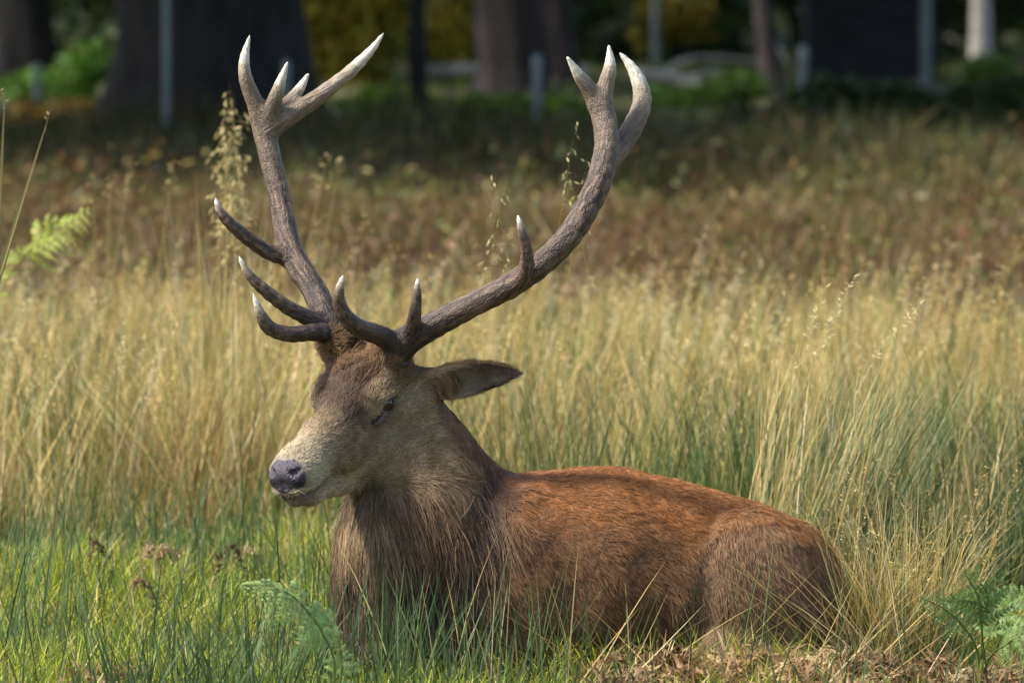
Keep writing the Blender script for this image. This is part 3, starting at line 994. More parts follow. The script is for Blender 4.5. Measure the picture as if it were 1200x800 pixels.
def rushes():
    T = Tris()
    # scattered thin dark rush blades in the near turf
    x, y = scatter(9500, -1.9, 3.0, .5)
    p = xy3(x, y)
    want = .18 + .85 * sstep(noise(p, .5, 2), -.1, .9) * np.interp(x, [-1.2, -.2, .2, 1.2], [1, 1, .35, .5])
    k = ~under_stag(x, y, .01) & (rng.random(len(x)) < want)
    x, y = x[k], y[k]; N = len(x)
    h = rng.uniform(.12, .34, N)
    tip = pick(N, RUSH)
    T.add(*blades(x, y, h, rng.uniform(.0022, .0042, N), rng.uniform(0, 6.28, N), rng.uniform(0, .32, N), rng.uniform(0, .3, N), tip * .8, tip, 4))
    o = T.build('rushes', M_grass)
    set_props(o, 'thin dark green rush blades scattered through the short grass', 'rushes', kind='stuff')


rushes()


def straw_meadow():
    T = Tris()

    def layer(n, y0, y1, hh, ww, mg, lean, curl, cols, alt, alt_p, dark, K=3, patch=.45):
        x, y = scatter(n, y0, y1, mg)
        p = xy3(x, y)
        n1 = noise(p, 1.6, 0); n2 = noise(p, .45, 1)
        start = 3.7 + .45 * np.sin(x * 2.0 + 1) - 1.5 * sstep(x, .1, .7)
        dens = sstep(y - start, -.4, .7) * np.clip(.62 + patch * n2, .05, 1)
        dens = dens * np.where(y > 10, np.clip(.45 + .6 * n1, .05, 1) * np.interp(y, [10, 13, 30], [1, .38, .22]), 1)
        k = (rng.random(n) < dens) & ~under_stag(x, y, .05)
        x, y, n1, n2 = x[k], y[k], n1[k], n2[k]; N = len(x)
        h = rng.uniform(*hh, N) * (1 + .20 * n1) * np.interp(y - (3.7 - 1.5 * sstep(x, .1, .7)), [-.4, .7, 2], [.45, .8, 1]) * np.interp(y, [5, 9, 13], [1, .72, .5])
        tip = pick(N, cols, .2)
        gr = rng.random(N) < np.clip(alt_p + .45 * noise(xy3(x, y), .9, 2) + .12 * sstep(x, .3, 1.2), .02, .85)
        tip[gr] = pick(int(gr.sum()), alt, .2)
        bent = rng.random(N) < .24
        sc = np.interp(y, [4, 12, 30], [1, 1.6, 3.2])
        T.add(*blades(x, y, h, rng.uniform(*ww, N) * sc, rng.uniform(-3.14, 3.14, N), rng.uniform(*lean, N) + bent * rng.uniform(.2, .7, N), rng.uniform(*curl, N) * np.where(bent, 0, 1), tip * dark, tip, K))
    layer(26000, 2.2, 12.0, (.10, .26), (.004, .008), 1.0, (0, .6), (0, .6), OLIVE + STRAW[3:], [(104, 118, 50), (88, 104, 46)], .6, .7)
    layer(7200, 2.6, 12.0, (.30, .60), (.0022, .0046), 1.0, (0, .22), (0, .16), STRAW, OLIVE, .08, .85, 4, .7)
    layer(7000, 2.6, 12.0, (.24, .52), (.004, .0075), 1.0, (.0, .4), (.1, .9), STRAW, OLIVE + GREEN, .20, .75, 4, .6)
    layer(9000, 11.0, 31.0, (.2, .42), (.004, .007), 1.5, (0, .4), (0, .5), STRAW + BROWN[:1], OLIVE, .3, .75)
    cx, cy = scatter(760, 2.4, 11.5, .9)
    for i in range(len(cx)):
        if cy[i] < 3.5 + .45 * math.sin(cx[i] * 2 + 1) - 1.5 * float(sstep(cx[i], .1, .7)): continue
        cols = random.choice([STRAW, STRAW[:2], STRAW[:3], OLIVE + STRAW[:2], OLIVE + RUSH[:2], RUSH, RUSH, [(150, 116, 72), (170, 136, 86)]])
        hh = rng.uniform(.22, .66) * np.interp(cy[i], [4, 11], [1, .68]); sc = np.interp(cy[i], [3, 11], [1, 1.6])
        clump(T, cx[i], cy[i], int(rng.uniform(12, 48)), rng.uniform(.03, .16), hh * .5, hh, cols, w=(.002 * sc, .0055 * sc), lean=(0, .35), curl=(0, .5), K=4, bias=rng.uniform(-.1, .1))
    # single dark stalks
    x, y = scatter(700, 2.0, 8.0, .8); N = len(x)
    tip = pick(N, [(84, 92, 54), (104, 88, 56), (72, 84, 50)])
    T.add(*blades(x, y, rng.uniform(.35, .62, N), rng.uniform(.0028, .0045, N), rng.uniform(-3, 3, N), rng.uniform(0, .35, N), rng.uniform(0, .15, N), tip, tip, 4))
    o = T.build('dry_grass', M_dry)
    set_props(o, 'tall straw coloured dry grass across the meadow behind the stag', 'grass', kind='stuff')


straw_meadow()


def panicle(T, base, h, az, lean, curl, col, nseed=26, spread=.035, seed_len=.012, seed_w=.0035, droop=.6, stalk_w=.0022, frac=.28):
    """a grass stalk with a loose seed head; returns nothing, adds faces to T (stalk, head)"""
    K = 7
    x, y = np.array([base[0]]), np.array([base[1]])
    z0 = np.array([base[2]])
    c = np.array([col])
    one = np.ones(1)
    for tw in (0., 1.57):
        T[0].add(*blades(x, y, h * one, stalk_w * one, az * one, lean * one, curl * one, c * .8, c, K, z0=z0, twist=np.array([tw])))
    t = 1 - frac * rng.random(nseed) ** .9
    hor = h * (lean * t + curl * t ** 2); ver = h * (t * math.sqrt(max(1 - lean ** 2 * .5, .2)) - .42 * curl ** 2 * t ** 2)
    P = np.stack([base[0] + hor * math.cos(az), base[1] + hor * math.sin(az), base[2] + ver], 1)
    a = rng.uniform(0, 6.28, nseed); r = spread * (1.15 - (t - (1 - frac)) / frac) * rng.random(nseed)
    S = P + np.stack([r * np.cos(a) + .3 * r * math.cos(az), r * np.sin(a), -.3 * r * droop + .25 * r], 1)
    tipc = np.repeat(c, nseed, 0) * (.85 + .3 * rng.random((nseed, 1)))
    # each seed a small leaf-shaped pair of faces hanging from the branchlet
    d = norm(np.stack([np.cos(a) * .7, np.sin(a) * .7, -droop + .5 * rng.normal(size=nseed)], 1))
    side = norm(np.cross(d, rng.normal(size=(nseed, 3))))
    l = seed_len * (.7 + .6 * rng.random(nseed))[:, None]
    V = np.stack([S, S + d * l * .45 + side * seed_w * .5, S + d * l, S + d * l * .45 - side * seed_w * .5], 1)
    T[1].add(V.reshape(-1, 3), (np.arange(nseed)[:, None, None] * 4 + np.array([[0, 1, 2], [0, 2, 3]])[None]).reshape(-1, 3), np.repeat(tipc, 4, 0))
    # branchlets
    side2 = norm(np.cross(S - P, [0.2, 1, .1])) * .0005
    V = np.stack([P - side2, P + side2, S], 1)
    T[1].add(V.reshape(-1, 3), np.arange(nseed * 3).reshape(-1, 3), np.repeat(tipc, 3, 0))


def seed_heads():
    """uncountable seed heads of the meadow"""
    A, B = Tris(), Tris()
    x, y = scatter(1000, 3.0, 8.5, .8)
    for i in range(len(x)):
        d = (y[i] + DIST) / 16
        panicle((A, B), (x[i], y[i], float(ground_z(x[i], y[i]))), rng.uniform(.38, .66), rng.normal() * 1.0, rng.uniform(0, .25), rng.uniform(0, .35),
                pick(1, STRAW)[0], 22, .013 * d, .013 * d, .0032 * d, -.3, .003 * d)
    A.v += B.v; A.t += [t + A.n for t in B.t]; A.c += B.c
    o = A.build('seed_grass', M_dry)
    set_props(o, 'pale feathery seed heads rising from the dry meadow grass', 'grass', kind='stuff')


seed_heads()


def tussock(name, label, cat, Y, px, parts, group=None):
    g = ground_at(px, 400); x = (px - 600) / F_PX * (Y + DIST)
    root = empty(name, (x, Y, float(ground_z(x, Y))))
    for part, mat, specs in parts:
        T = Tris()
        for (n, dx, dy, sp, h0, h1, cols, kw) in specs:
            clump(T, x + dx, Y + dy, n, sp, h0, h1, cols, **kw)
        o = T.build(part, mat, root); o['kind'] = 'stuff'
    set_props(root, label, cat, group)


# ---- single grass stalks that stand out
def grass_stem(px, row_tip, Y, h, label, n=30, az=0., lean=.1, curl=.1, col=(200, 176, 116), spread=.03, seed_len=.014, seed_w=.005, droop=.6, w=.003, frac=.28, group=None):
    tip = at(px, row_tip, Y)
    dx = h * (lean + curl) * math.cos(az); dy = h * (lean + curl) * math.sin(az)
    vz = h * (math.sqrt(max(1 - lean ** 2 * .5, .2)) - .42 * curl ** 2)
    gx, gy = tip[0] - dx, tip[1] - dy
    hh = h * (tip[2] - float(ground_z(gx, gy)) + .01) / vz          # long enough to stand in the ground
    base = np.array([tip[0] - hh / h * dx, tip[1] - hh / h * dy, 0.0]); base[2] = float(ground_z(base[0], base[1])) - .01
    root = empty('tall_grass', base)
    a, b = Tris(), Tris()
    panicle((a, b), base, hh, az, lean, curl, lin(*col), n, spread, seed_len, seed_w, droop, w, frac)
    a.build('stalk', M_dry, root); h_ = b.build('seed_head', M_dry, root); h_['kind'] = 'stuff'
    set_props(root, label, 'grass', group)


GA = 'tall seeding grass behind the far antler'
LA = 'tall oat-like grass stalk with drooping seeds behind the antler with four crown points'
tussock('grass_tussock', 'tall bleached grass tussock behind the antler with four crown points', 'grass', 3.9, 268, [
    ('blades', M_dry, [(90, 0, 0, .16, .5, 1.05, STRAW, dict(w=(.002, .0042), lean=(0, .14), curl=(0, .12)))])])
for (px, row, h, az, le) in ((268, 92, .9, 2.6, .04), (262, 118, .85, 2.9, .06), (276, 108, .9, .3, .03), (258, 150, .8, 2.7, .10), (286, 130, .85, .2, .05), (272, 150, .8, 1.2, .02), (290, 175, .8, .4, .06), (250, 170, .8, 3.0, .12)):
    grass_stem(px, row, 3.8 + .3 * random.random(), h, LA, 52, az, le, .05, (176, 158, 104), .06, .024, .008, .8, .0042, .36, GA)
GB = 'nodding seed heads between the antlers'
LB = 'thin seeding grass stalk with nodding pale seeds between the two antlers'
for (px, row, h, az, le) in ((660, 165, .8, 2.9, .05), (676, 140, .85, .2, .03), (690, 178, .8, .4, .04), (576, 205, .75, 2.8, .06), (592, 215, .75, .3, .05)):
    grass_stem(px, row, 1.2 + .3 * random.random(), h, LB, 16, az, le, .08, (178, 166, 112), .045, .018, .0055, .9, .0018, .22, GB)
GC = 'pale stalks rising behind the rump'
for (px, row, h, az, le, cu, lab) in ((1002, 322, .75, .3, .22, .15, 'slender pale grass plume leaning over the rush clump behind the rump'),
                                      (968, 336, .72, .5, .18, .12, 'upright pale grass plume at the edge of the rush clump behind the rump'),
                                      (1092, 343, .72, .05, .18, .35, 'hooked pale grass plume bending over to one side behind the rump')):
    grass_stem(px, row, 1.4, h, lab, 60, az, le, cu, (208, 190, 140), .010, .016, .004, -.4, .0026, .24)
for (px, row, Y, h, az, le, cu, lab) in ((60, 130, 1.2, .9, .45, .33, .0, 'thick pale reed leaning beside the yellow-green bracken leaf'), (6, 100, 1.0, .9, .3, .05, .0, 'short upright yellow reed beside the leaning reed')):
    grass_stem(px, row, Y, h, lab, 6, az, le, cu, (150, 138, 92), .006, .012, .004, -.6, .022, .05)
GD = 'blurred pale stalks before the great dark trunk'
for (px, row, az, le) in ((155, 185, .4, .12), (130, 200, 1.2, .05), (108, 205, 2.0, .04), (400, 178, .4, .14), (385, 180, .3, .18), (205, 190, .4, .12), (430, 250, .3, .06), (376, 248, .2, .05)):
    grass_stem(px, row, 6.0 + random.random(), .8, 'pale dry stalk rising above the meadow in front of the great dark trunk', 14, az, le, .03, (170, 150, 100), .035, .02, .008, .3, .009, .12, GD)


# ---- clumps that can be told apart
tussock('grass_tussock', 'straw and green tussock of fine grass beside the rump', 'grass', .12, 1040, [
    ('dry_blades', M_dry, [(620, .03, 0, .13, .16, .50, STRAW + OLIVE[:1] + [(186, 160, 96)], dict(w=(.0014, .0028), lean=(0, .32), curl=(0, .6))), (260, -.06, -.1, .07, .15, .36, STRAW, dict(w=(.0014, .0026), lean=(.1, .6), curl=(0, .6))), (64, -.03, -.16, .09, .22, .52, STRAW, dict(w=(.0016, .0028), lean=(.35, 1.0), curl=(-.1, .4), az=3.3))]),
    ('green_blades', M_grass, [(700, .02, .02, .14, .10, .30, GREEN + RUSH, dict(w=(.002, .0035), lean=(0, .4), curl=(0, .5)))])])
def add_plumes(T, px, Y, n, sp, h0, h1, lean):
    for i in range(n):
        x = (px - 600) / F_PX * (Y + DIST) + rng.normal() * sp; y = Y + rng.normal() * sp
        panicle((T, T), (x, y, float(ground_z(x, y))), rng.uniform(h0, h1), rng.uniform(-3, 3), rng.uniform(*lean), rng.uniform(0, .4), pick(1, STRAW)[0], 26, .022, .009, .0022, -.1, .0016, .36)


_T = Tris(); add_plumes(_T, 1035, .12, 34, .09, .30, .50, (0, .4))
_t = [o for o in bpy.data.objects if o.name == 'grass_tussock'][0]
_T.build('seed_heads', M_dry, _t)['kind'] = 'stuff'
tussock('rush_clump', 'tall grey-green rush clump leaning behind the rump', 'rushes', 1.3, 965, [
    ('blades', M_grass, [(460, 0, 0, .17, .22, .70, RUSH + [(120, 136, 92), (136, 146, 108)], dict(w=(.0022, .0042), lean=(.0, .3), curl=(0, .35), bias=.06, az=.3)), (330, -.05, 0, .18, .30, .72, STRAW, dict(w=(.002, .003), lean=(0, .3), curl=(0, .3), az=.3))])])
tussock('rush_clump', 'broad dark rush clump standing alone past the fine tussock', 'rushes', 1.5, 1170, [
    ('blades', M_grass, [(640, 0, 0, .28, .14, .54, RUSH + [(96, 112, 80)] + STRAW[:1], dict(w=(.002, .004), lean=(0, .4), curl=(0, .4)))])])
tussock('rush_clump', 'bright green rush clump directly behind the back of the stag', 'rushes', 1.2, 800, [
    ('blades', M_grass, [(520, 0, 0, .30, .12, .42, RUSH + GREEN + STRAW[:2], dict(w=(.002, .004), lean=(0, .4), curl=(0, .4)))])])
tussock('rush_clump', 'sparse green rush clump rising behind the withers', 'rushes', 2.0, 690, [
    ('blades', M_grass, [(420, 0, 0, .22, .3, .60, RUSH + OLIVE, dict(w=(.002, .004), lean=(0, .3), curl=(0, .2)))])])
tussock('rush_clump', 'dark rush clump rooted in the short grass before the chest', 'rushes', -.42, 430, [
    ('blades', M_grass, [(90, 0, 0, .16, .16, .34, RUSH, dict(w=(.0026, .0046), lean=(0, .25), curl=(0, .2)))])])
tussock('rush_clump', 'dark rush clump in front of the shoulder of the stag', 'rushes', -.45, 560, [
    ('blades', M_grass, [(80, 0, 0, .18, .14, .32, RUSH + [(150, 140, 100)], dict(w=(.0024, .004), lean=(0, .3), curl=(0, .25))), (34, .02, .0, .34, .24, .44, RUSH + STRAW[:2] + [(140, 150, 100)], dict(w=(.0024, .004), lean=(0, .25), curl=(0, .2)))])])
tussock('rush_clump', 'long-bladed rush clump far out in front of the nose', 'rushes', .2, 20, [
    ('blades', M_grass, [(34, 0, 0, .12, .30, .60, RUSH, dict(w=(.0028, .005), lean=(.0, .22), curl=(0, .15), az=.6))])])
tussock('rush_clump', 'low dense blue-green rush clump on the near edge of the turf', 'rushes', -.75, 240, [
    ('blades', M_grass, [(320, 0, 0, .24, .12, .30, RUSH, dict(w=(.0028, .005), lean=(0, .4), curl=(0, .35)))])])
tussock('grass_tussock', 'arching straw tussock with a dark hollow in front of the nose', 'grass', 4.2, 220, [
    ('blades', M_dry, [(900, 0, 0, .30, .30, .62, STRAW + OLIVE, dict(w=(.0026, .005), lean=(.0, .5), curl=(.1, .8)))])])
for px, Y, lab in ((905, 2.9, 'second'), (1120, 3.4, 'third')):
    tussock('rush_clump', 'blurred green rush clump in the straw grass ' + ('above the haunch' if px < 1000 else 'past the hooked plume'), 'rushes', Y, px, [
        ('blades', M_grass, [(500, 0, 0, .28, .28, .55, RUSH + OLIVE, dict(w=(.003, .005), lean=(0, .35), curl=(0, .3)))])])


# ------------------------------------------------------------------ bracken
def frond_mesh(path, length, col, n_pinna=15, curl=.2, droop=.15, normal=np.array([0, -.4, 1.0]), teeth=11, stalk=.3):
    """bipinnate frond along a world path; returns (rachis tube), (leaf Tris)"""
    P = resample(path, 60); tang = norm(np.gradient(P, axis=0))
    T = Tris()
    for i in range(n_pinna):
        u = stalk + (1 - stalk) * (i + .5) / n_pinna
        k = min(int(u * 59), 58)
        o, t = P[k], tang[k]
        nrm = norm(normal - t * (normal @ t)); sd = np.cross(t, nrm)
        uu = (u - stalk) / (1 - stalk)
        L = length * (1 - uu) ** .75 * (.9 + .2 * random.random()) * min(1, .65 + uu * 3)
        for s in (-1, 1):
            if random.random() < .07: continue
            L = L * random.uniform(.82, 1.12)
            d = norm(sd * s * (.92 + .1 * random.random()) + t * random.uniform(.25, .55) + nrm * rng.normal() * .28)
            m = max(int(teeth * (L / length) ** .6), 3)
            q = np.linspace(.04, 1, m)
            C = o + d * (L * q)[:, None] + t * (L * .12 * q ** 2)[:, None] - np.array([0, 0, 1.0]) * (droop * L * q ** 2)[:, None] + nrm * (curl * L * .2 * np.sin(q * 3))[:, None]
            dl = norm(np.gradient(C, axis=0)) if m > 1 else np.repeat(d[None], m, 0)
            ac = np.cross(dl, nrm)
            lw = L * .24 * (1 - q) ** .7 + .003
            for e in (-1, 1):
                d2 = norm(ac * e + dl * .45 + .17 * rng.normal(size=(m, 3)))
                tip = C + d2 * lw[:, None] - nrm * (lw * .25)[:, None]
                wd = dl * (L / m * .46)
                V = np.stack([C - wd, C + wd, C + d2 * (lw * .65)[:, None] + wd * .8, tip, C + d2 * (lw * .55)[:, None] - wd * .85], 1)
                f = np.array([[0, 1, 2], [0, 2, 4], [4, 2, 3]])
                cc = np.repeat(col * (.7 + .55 * rng.random((m, 1))) * (1 + .1 * rng.normal(size=(m, 3))), 5, 0)
                T.add(V.reshape(-1, 3), (np.arange(m)[:, None, None] * 5 + f[None]).reshape(-1, 3), cc)
    return P, T


def fern(label, base, fronds, col, stem_col=(110, 120, 50), cat='fern'):
    root = empty('fern', base)
    for path, length, n, kw in fronds:
        P, T = frond_mesh(np.array(path), length, lin(*col), n, **kw)
        v, f, l = tube(P, np.linspace(.0032, .0008, len(P)), 6)
        s = mesh_obj('stem', v, f, l, M_fern, parent=root, col=np.ones((len(v), 3)) * lin(*stem_col))
        T.build('frond', M_fern, root)['kind'] = 'stuff'
    set_props(root, label, cat)


def g(px, row, Y):
    p = at(px, row, Y); return p


def foot(px, Y):
    x = (px - 600) / F_PX * (Y + DIST); return np.array([x, Y, float(ground_z(x, Y)) - .01])


b = foot(372, -1.25)
fern('green bracken frond arching down in front of the chest', b, [
    ([b, at(392, 790, -1.25), at(378, 742, -1.26), at(345, 700, -1.28), at(312, 686, -1.30), at(283, 685, -1.32)], .085, 22, dict(normal=np.array([.25, -.75, .8]), droop=.5, stalk=.34)),
    ([b, at(398, 800, -1.24), at(400, 770, -1.23), at(396, 748, -1.24)], .05, 9, dict(normal=np.array([.2, -.8, .6]), droop=.3, stalk=.3))], (150, 168, 100))
b = foot(1148, -.80)
fern('feathery green bracken plant growing apart past the rump', b, [
    ([b, at(1150, 760, -0.80), at(1150, 720, -0.81), at(1142, 690, -0.83), at(1128, 668, -0.87)], .10, 12, dict(normal=np.array([0, -.9, .5]), droop=.1, stalk=.42)),
    ([b, at(1152, 770, -0.80), at(1165, 735, -0.75), at(1185, 705, -0.73), at(1205, 690, -0.71)], .085, 11, dict(normal=np.array([-.2, -.9, .5]), droop=.15, stalk=.4)),
    ([b, at(1146, 770, -0.80), at(1130, 735, -0.85), at(1105, 712, -0.89), at(1078, 700, -0.91)], .06, 10, dict(normal=np.array([.2, -.9, .6]), droop=.2, stalk=.45)),
    ([b, at(1156, 778, -0.80), at(1178, 755, -0.85), at(1200, 742, -0.87), at(1225, 738, -0.89)], .06, 9, dict(normal=np.array([.2, -.9, .6]), droop=.2, stalk=.4))], (112, 134, 74))
b = foot(-10, 4.6)
fern('yellow-green bracken leaf standing over brown bracken', b, [
    ([b, at(-10, 400, 4.6), at(5, 335, 4.6), at(40, 288, 4.6), at(75, 265, 4.6), at(112, 243, 4.6)], .12, 13, dict(normal=np.array([-.3, -.8, .7]), droop=.3, stalk=.55)),
    ([b, at(-20, 400, 4.6), at(-15, 350, 4.6), at(0, 310, 4.7), at(30, 290, 4.75)], .10, 10, dict(normal=np.array([-.2, -.9, .5]), droop=.2, stalk=.5))], (140, 148, 58))


# ---- dead bracken: curled brown fronds lying in the turf
def dead_bracken():
    T = Tris()
    spots = []
    for i in range(78):
        px = rng.uniform(700, 1260); Y = rng.uniform(-.95, -.28)
        spots.append((px, Y, rng.uniform(.02, .085), 1.0))
    for i in range(26):
        spots.append((rng.uniform(760, 1000), rng.uniform(-.65, -.3), rng.uniform(.03, .08), 1.0))
    for i in range(16):
        spots.append((rng.uniform(20, 150), rng.uniform(-.9, -.4), rng.uniform(.04, .09), .9))
    for i in range(9):
        spots.append((rng.uniform(90, 300), rng.uniform(1.0, 2.0), rng.uniform(.08, .13), .45))
    for px, Y, hz, sc in spots:
        x = (px - 600) / F_PX * (Y + DIST); a = rng.uniform(0, 6.28); L = rng.uniform(.12, .26) * sc
        b = np.array([x, Y, float(ground_z(x, Y)) + .005])
        d = np.array([math.cos(a), math.sin(a) * .6, 0])
        path = np.array([b - d * L * .5, b - d * L * .1 + [0, 0, hz * .8], b + d * L * .3 + [0, 0, hz], b + d * L * .6 + [0, 0, hz * .35]])
        col = lin(*random.choice([(156, 124, 88), (130, 98, 66), (194, 168, 126), (104, 78, 54), (150, 118, 82)]))
        P = resample(path, 40); tg = norm(np.gradient(P, axis=0))
        v, f, l = tube(P[::5], np.full(8, .0012), 3, caps=False)
        q = f.reshape(-1, 4)
        T.add(v, np.concatenate([q[:, :3], q[:, [0, 2, 3]]]), np.ones((len(v), 3)) * col * 1.1)
        for u in range(3, 39):                       # shrivelled pinnae: curling ribbons
            for e in (-1, 1):
                sd = norm(np.cross(tg[u], rng.normal(size=3) * .5 + [0, 0, 1.0])) * e
                ll = L * .62 * (1 - u / 46) * rng.uniform(.6, 1.2); cu = rng.uniform(1, 5) * random.choice((-1, 1)); up = norm(rng.normal(size=3) + [0, 0, .5])
                m = 6; qq = np.linspace(0, 1, m)
                ang = cu * qq
                C = P[u] + np.cumsum(np.vstack([np.zeros(3), (np.cos(ang)[:, None] * sd + np.sin(ang)[:, None] * up * .8 + tg[u] * .35)[:-1] * ll / m]), 0)
                wv = np.cross(np.gradient(C, axis=0), up); wv = norm(wv) * (rng.uniform(.0012, .0042) * (1 - qq ** 2) + .0006)[:, None]
                V = np.stack([C - wv, C + wv], 1).reshape(-1, 3)
                fq = grid_faces(m, 2)
                T.add(V, np.concatenate([fq[:, :3], fq[:, [0, 2, 3]]]), np.ones((2 * m, 3)) * col * rng.uniform(.6, 1.35))
    n = 130                                                # pale broken stalks lying across the litter
    px = rng.uniform(640, 1240, n); y = rng.uniform(-.8, -.22, n); x = (px - 600) / F_PX * (y + DIST)
    tip = pick(n, STRAW, .2)
    T.add(*blades(x, y, rng.uniform(.12, .36, n), rng.uniform(.002, .0036, n), np.where(rng.random(n) < .5, 0, 3.14) + rng.normal(size=n) * .5, rng.uniform(.5, 1.1, n), rng.uniform(-.1, .5, n), tip * .8, tip, 5))
    o = T.build('dead_bracken', M_dry)
    set_props(o, 'curled brown dead bracken lying in front of the haunch', 'bracken', kind='stuff')


dead_bracken()


def far_bracken():
    """brown bracken belt between the meadow and the trees"""
    T = Tris()
    n = 24000
    x, y = scatter(n, 11.0, 36.0, 2.0)
    p = xy3(x, y)
    m = noise(p, 2.6, 0); m2 = noise(p, 1.0, 1)
    k = rng.random(n) < np.clip(.45 + .5 * m, .08, 1) * np.interp(y, [11, 13.5, 36], [.25, 1, 1])
    x, y, m, m2 = x[k], y[k], m[k], m2[k]; N = len(x)
    s = .016 + .0008 * y
    z = ground_z(x, y) + rng.random(N) ** 1.2 * (.30 + .14 * m2) + .02
    ca = pick(N, BROWN, .14)
    gr = rng.random(N) < np.clip(.2 + .5 * noise(xy3(x, y), 3.1, 2) + np.interp(y, [11, 16, 19, 33], [-.1, 0, .42, .65]), .05, .95)
    ca[gr] = pick(int(gr.sum()), [(82, 88, 40), (100, 98, 48), (66, 76, 36), (140, 126, 70)], .2)
    dk = rng.random(N) < np.interp(y, [23, 31], [0, .7])
    ca[dk] = pick(int(dk.sum()), [(54, 64, 30), (66, 72, 34), (90, 66, 40)], .2)
    a = norm(rng.normal(size=(N, 3)) * [1, 1, .6]); b_ = norm(np.cross(a, rng.normal(size=(N, 3))))
    c = np.stack([x, y, z], 1); L = (s * rng.uniform(.7, 1.6, N))[:, None]; Wd = L * .42
    V = np.stack([c - a * L, c + b_ * Wd, c + a * L - [0, 0, .3] * L, c - b_ * Wd], 1)
    T.add(V.reshape(-1, 3), (np.arange(N)[:, None, None] * 4 + np.array([[0, 1, 2], [0, 2, 3]])).reshape(-1, 3), np.repeat(ca, 4, 0))
    x, y = scatter(46000, 11.5, 35.0, 2.0); N = len(x)
    m = noise(xy3(x, y), 2.2, 1)
    tip = pick(N, BROWN + [(120, 96, 56)], .16)
    ol = rng.random(N) < np.clip(np.interp(y, [11, 16, 19, 35], [.12, .15, .38, .6]) + .35 * m, .05, .95)
    tip[ol] = pick(int(ol.sum()), [(110, 108, 56), (96, 96, 48), (84, 88, 44), (138, 120, 72)], .16)
    dk = rng.random(N) < np.interp(y, [23, 31], [0, .75])
    tip[dk] = pick(int(dk.sum()), [(54, 64, 30), (66, 72, 34), (82, 64, 40), (46, 56, 28)], .2)
    T.add(*blades(x, y, rng.uniform(.10, .34, N) * (1 + .3 * m) * np.interp(y, [23, 30], [1, 1.5]), (.004 + .0004 * y) * rng.uniform(.6, 1.3, N), rng.uniform(-3.1, 3.1, N), rng.uniform(0, .6, N), rng.uniform(0, .8, N), tip * .7, tip, 3))
    o = T.build('bracken_belt', M_leaf)
    set_props(o, 'low brown and green bracken belt in front of the trees', 'bracken', kind='stuff')


far_bracken()


# ------------------------------------------------------------------ wood edge
def leaf_cloud(T, blobs, n, size, cols, flat=.7):
    """n leaf faces spread through ellipsoid blobs (c, r)"""
    w = np.array([np.prod(r) ** .67 for _, r in blobs]); w /= w.sum()
    i = rng.choice(len(blobs), n, p=w)
    c = np.array([b[0] for b in blobs])[i]; r = np.array([b[1] for b in blobs])[i]
    d = norm(rng.normal(size=(n, 3))) * (rng.random(n) ** .45)[:, None]
    p = c + d * r
    p = p + .25 * vnoise(p, 1.2) * r.mean()
    a = norm(rng.normal(size=(n, 3)) * [1, 1, flat]); b_ = norm(np.cross(a, rng.normal(size=(n, 3))))
    L = (size * rng.uniform(.6, 1.4, n))[:, None]
    V = np.stack([p - a * L, p + b_ * L * .5, p + a * L, p - b_ * L * .5], 1)
    col = pick(n, cols, .2)
    T.add(V.reshape(-1, 3), (np.arange(n)[:, None, None] * 4 + np.array([[0, 1, 2], [0, 2, 3]])).reshape(-1, 3), np.repeat(col, 4, 0))


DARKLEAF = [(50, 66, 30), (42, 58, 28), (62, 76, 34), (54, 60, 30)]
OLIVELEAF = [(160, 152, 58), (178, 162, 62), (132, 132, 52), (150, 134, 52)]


def tree(label, px, Y, w_px, mat, crown_z=6.5, crown_r=(4.2, 4.2, 2.6), leaves=5200, lean=0., flare=1.35, name='tree', cols=DARKLEAF, height=5.0, limbs=4, group=None, leaf=.22):
    x = (px - 600) / F_PX * (Y + DIST); r = w_px * mpx(Y) / 2
    z0 = float(ground_z(x, Y)) - .1
    root = empty(name, (x, Y, z0))
    zs = np.array([0, .12, .35, .8, 1.5, 2.4, 3.4, height])
    rr = r * np.array([flare * 1.25, flare * 1.12, flare, 1.12, 1.0, .95, .88, .72])
    pth = resample(np.stack([x + lean * zs + .04 * r * np.sin(zs * 2), Y + 0 * zs, z0 + zs], 1), 24)
    v, f, l = tube(pth, resample(rr[:, None], 24)[:, 0], 22, .10, px * .01)
    mesh_obj('trunk', v, f, l, mat, parent=root)
    top = pth[-1]; blobs = []
    for i in range(limbs):
        a = i / limbs * 6.283 + .5; L = crown_r[0] * .75
        e = top + np.array([math.cos(a) * L, math.sin(a) * L, (crown_z - top[2]) * .9 + .3 * random.random()])
        mid = (pth[-5] + e) / 2 + np.array([0, 0, .5])
        q = resample([pth[-5], mid, e], 10)
        v, f, l = tube(q, np.linspace(r * .5, r * .08, 10), 8, .06, i)
        mesh_obj('limb', v, f, l, mat, parent=root)
        blobs.append((e, np.array(crown_r) * .62))
    blobs.append((np.array([top[0], Y, crown_z + .4]), np.array(crown_r) * .8))
    T = Tris(); leaf_cloud(T, blobs, leaves, leaf, cols)
    T.build('crown', M_leaf, root)['kind'] = 'stuff'
    set_props(root, label, 'tree', group)


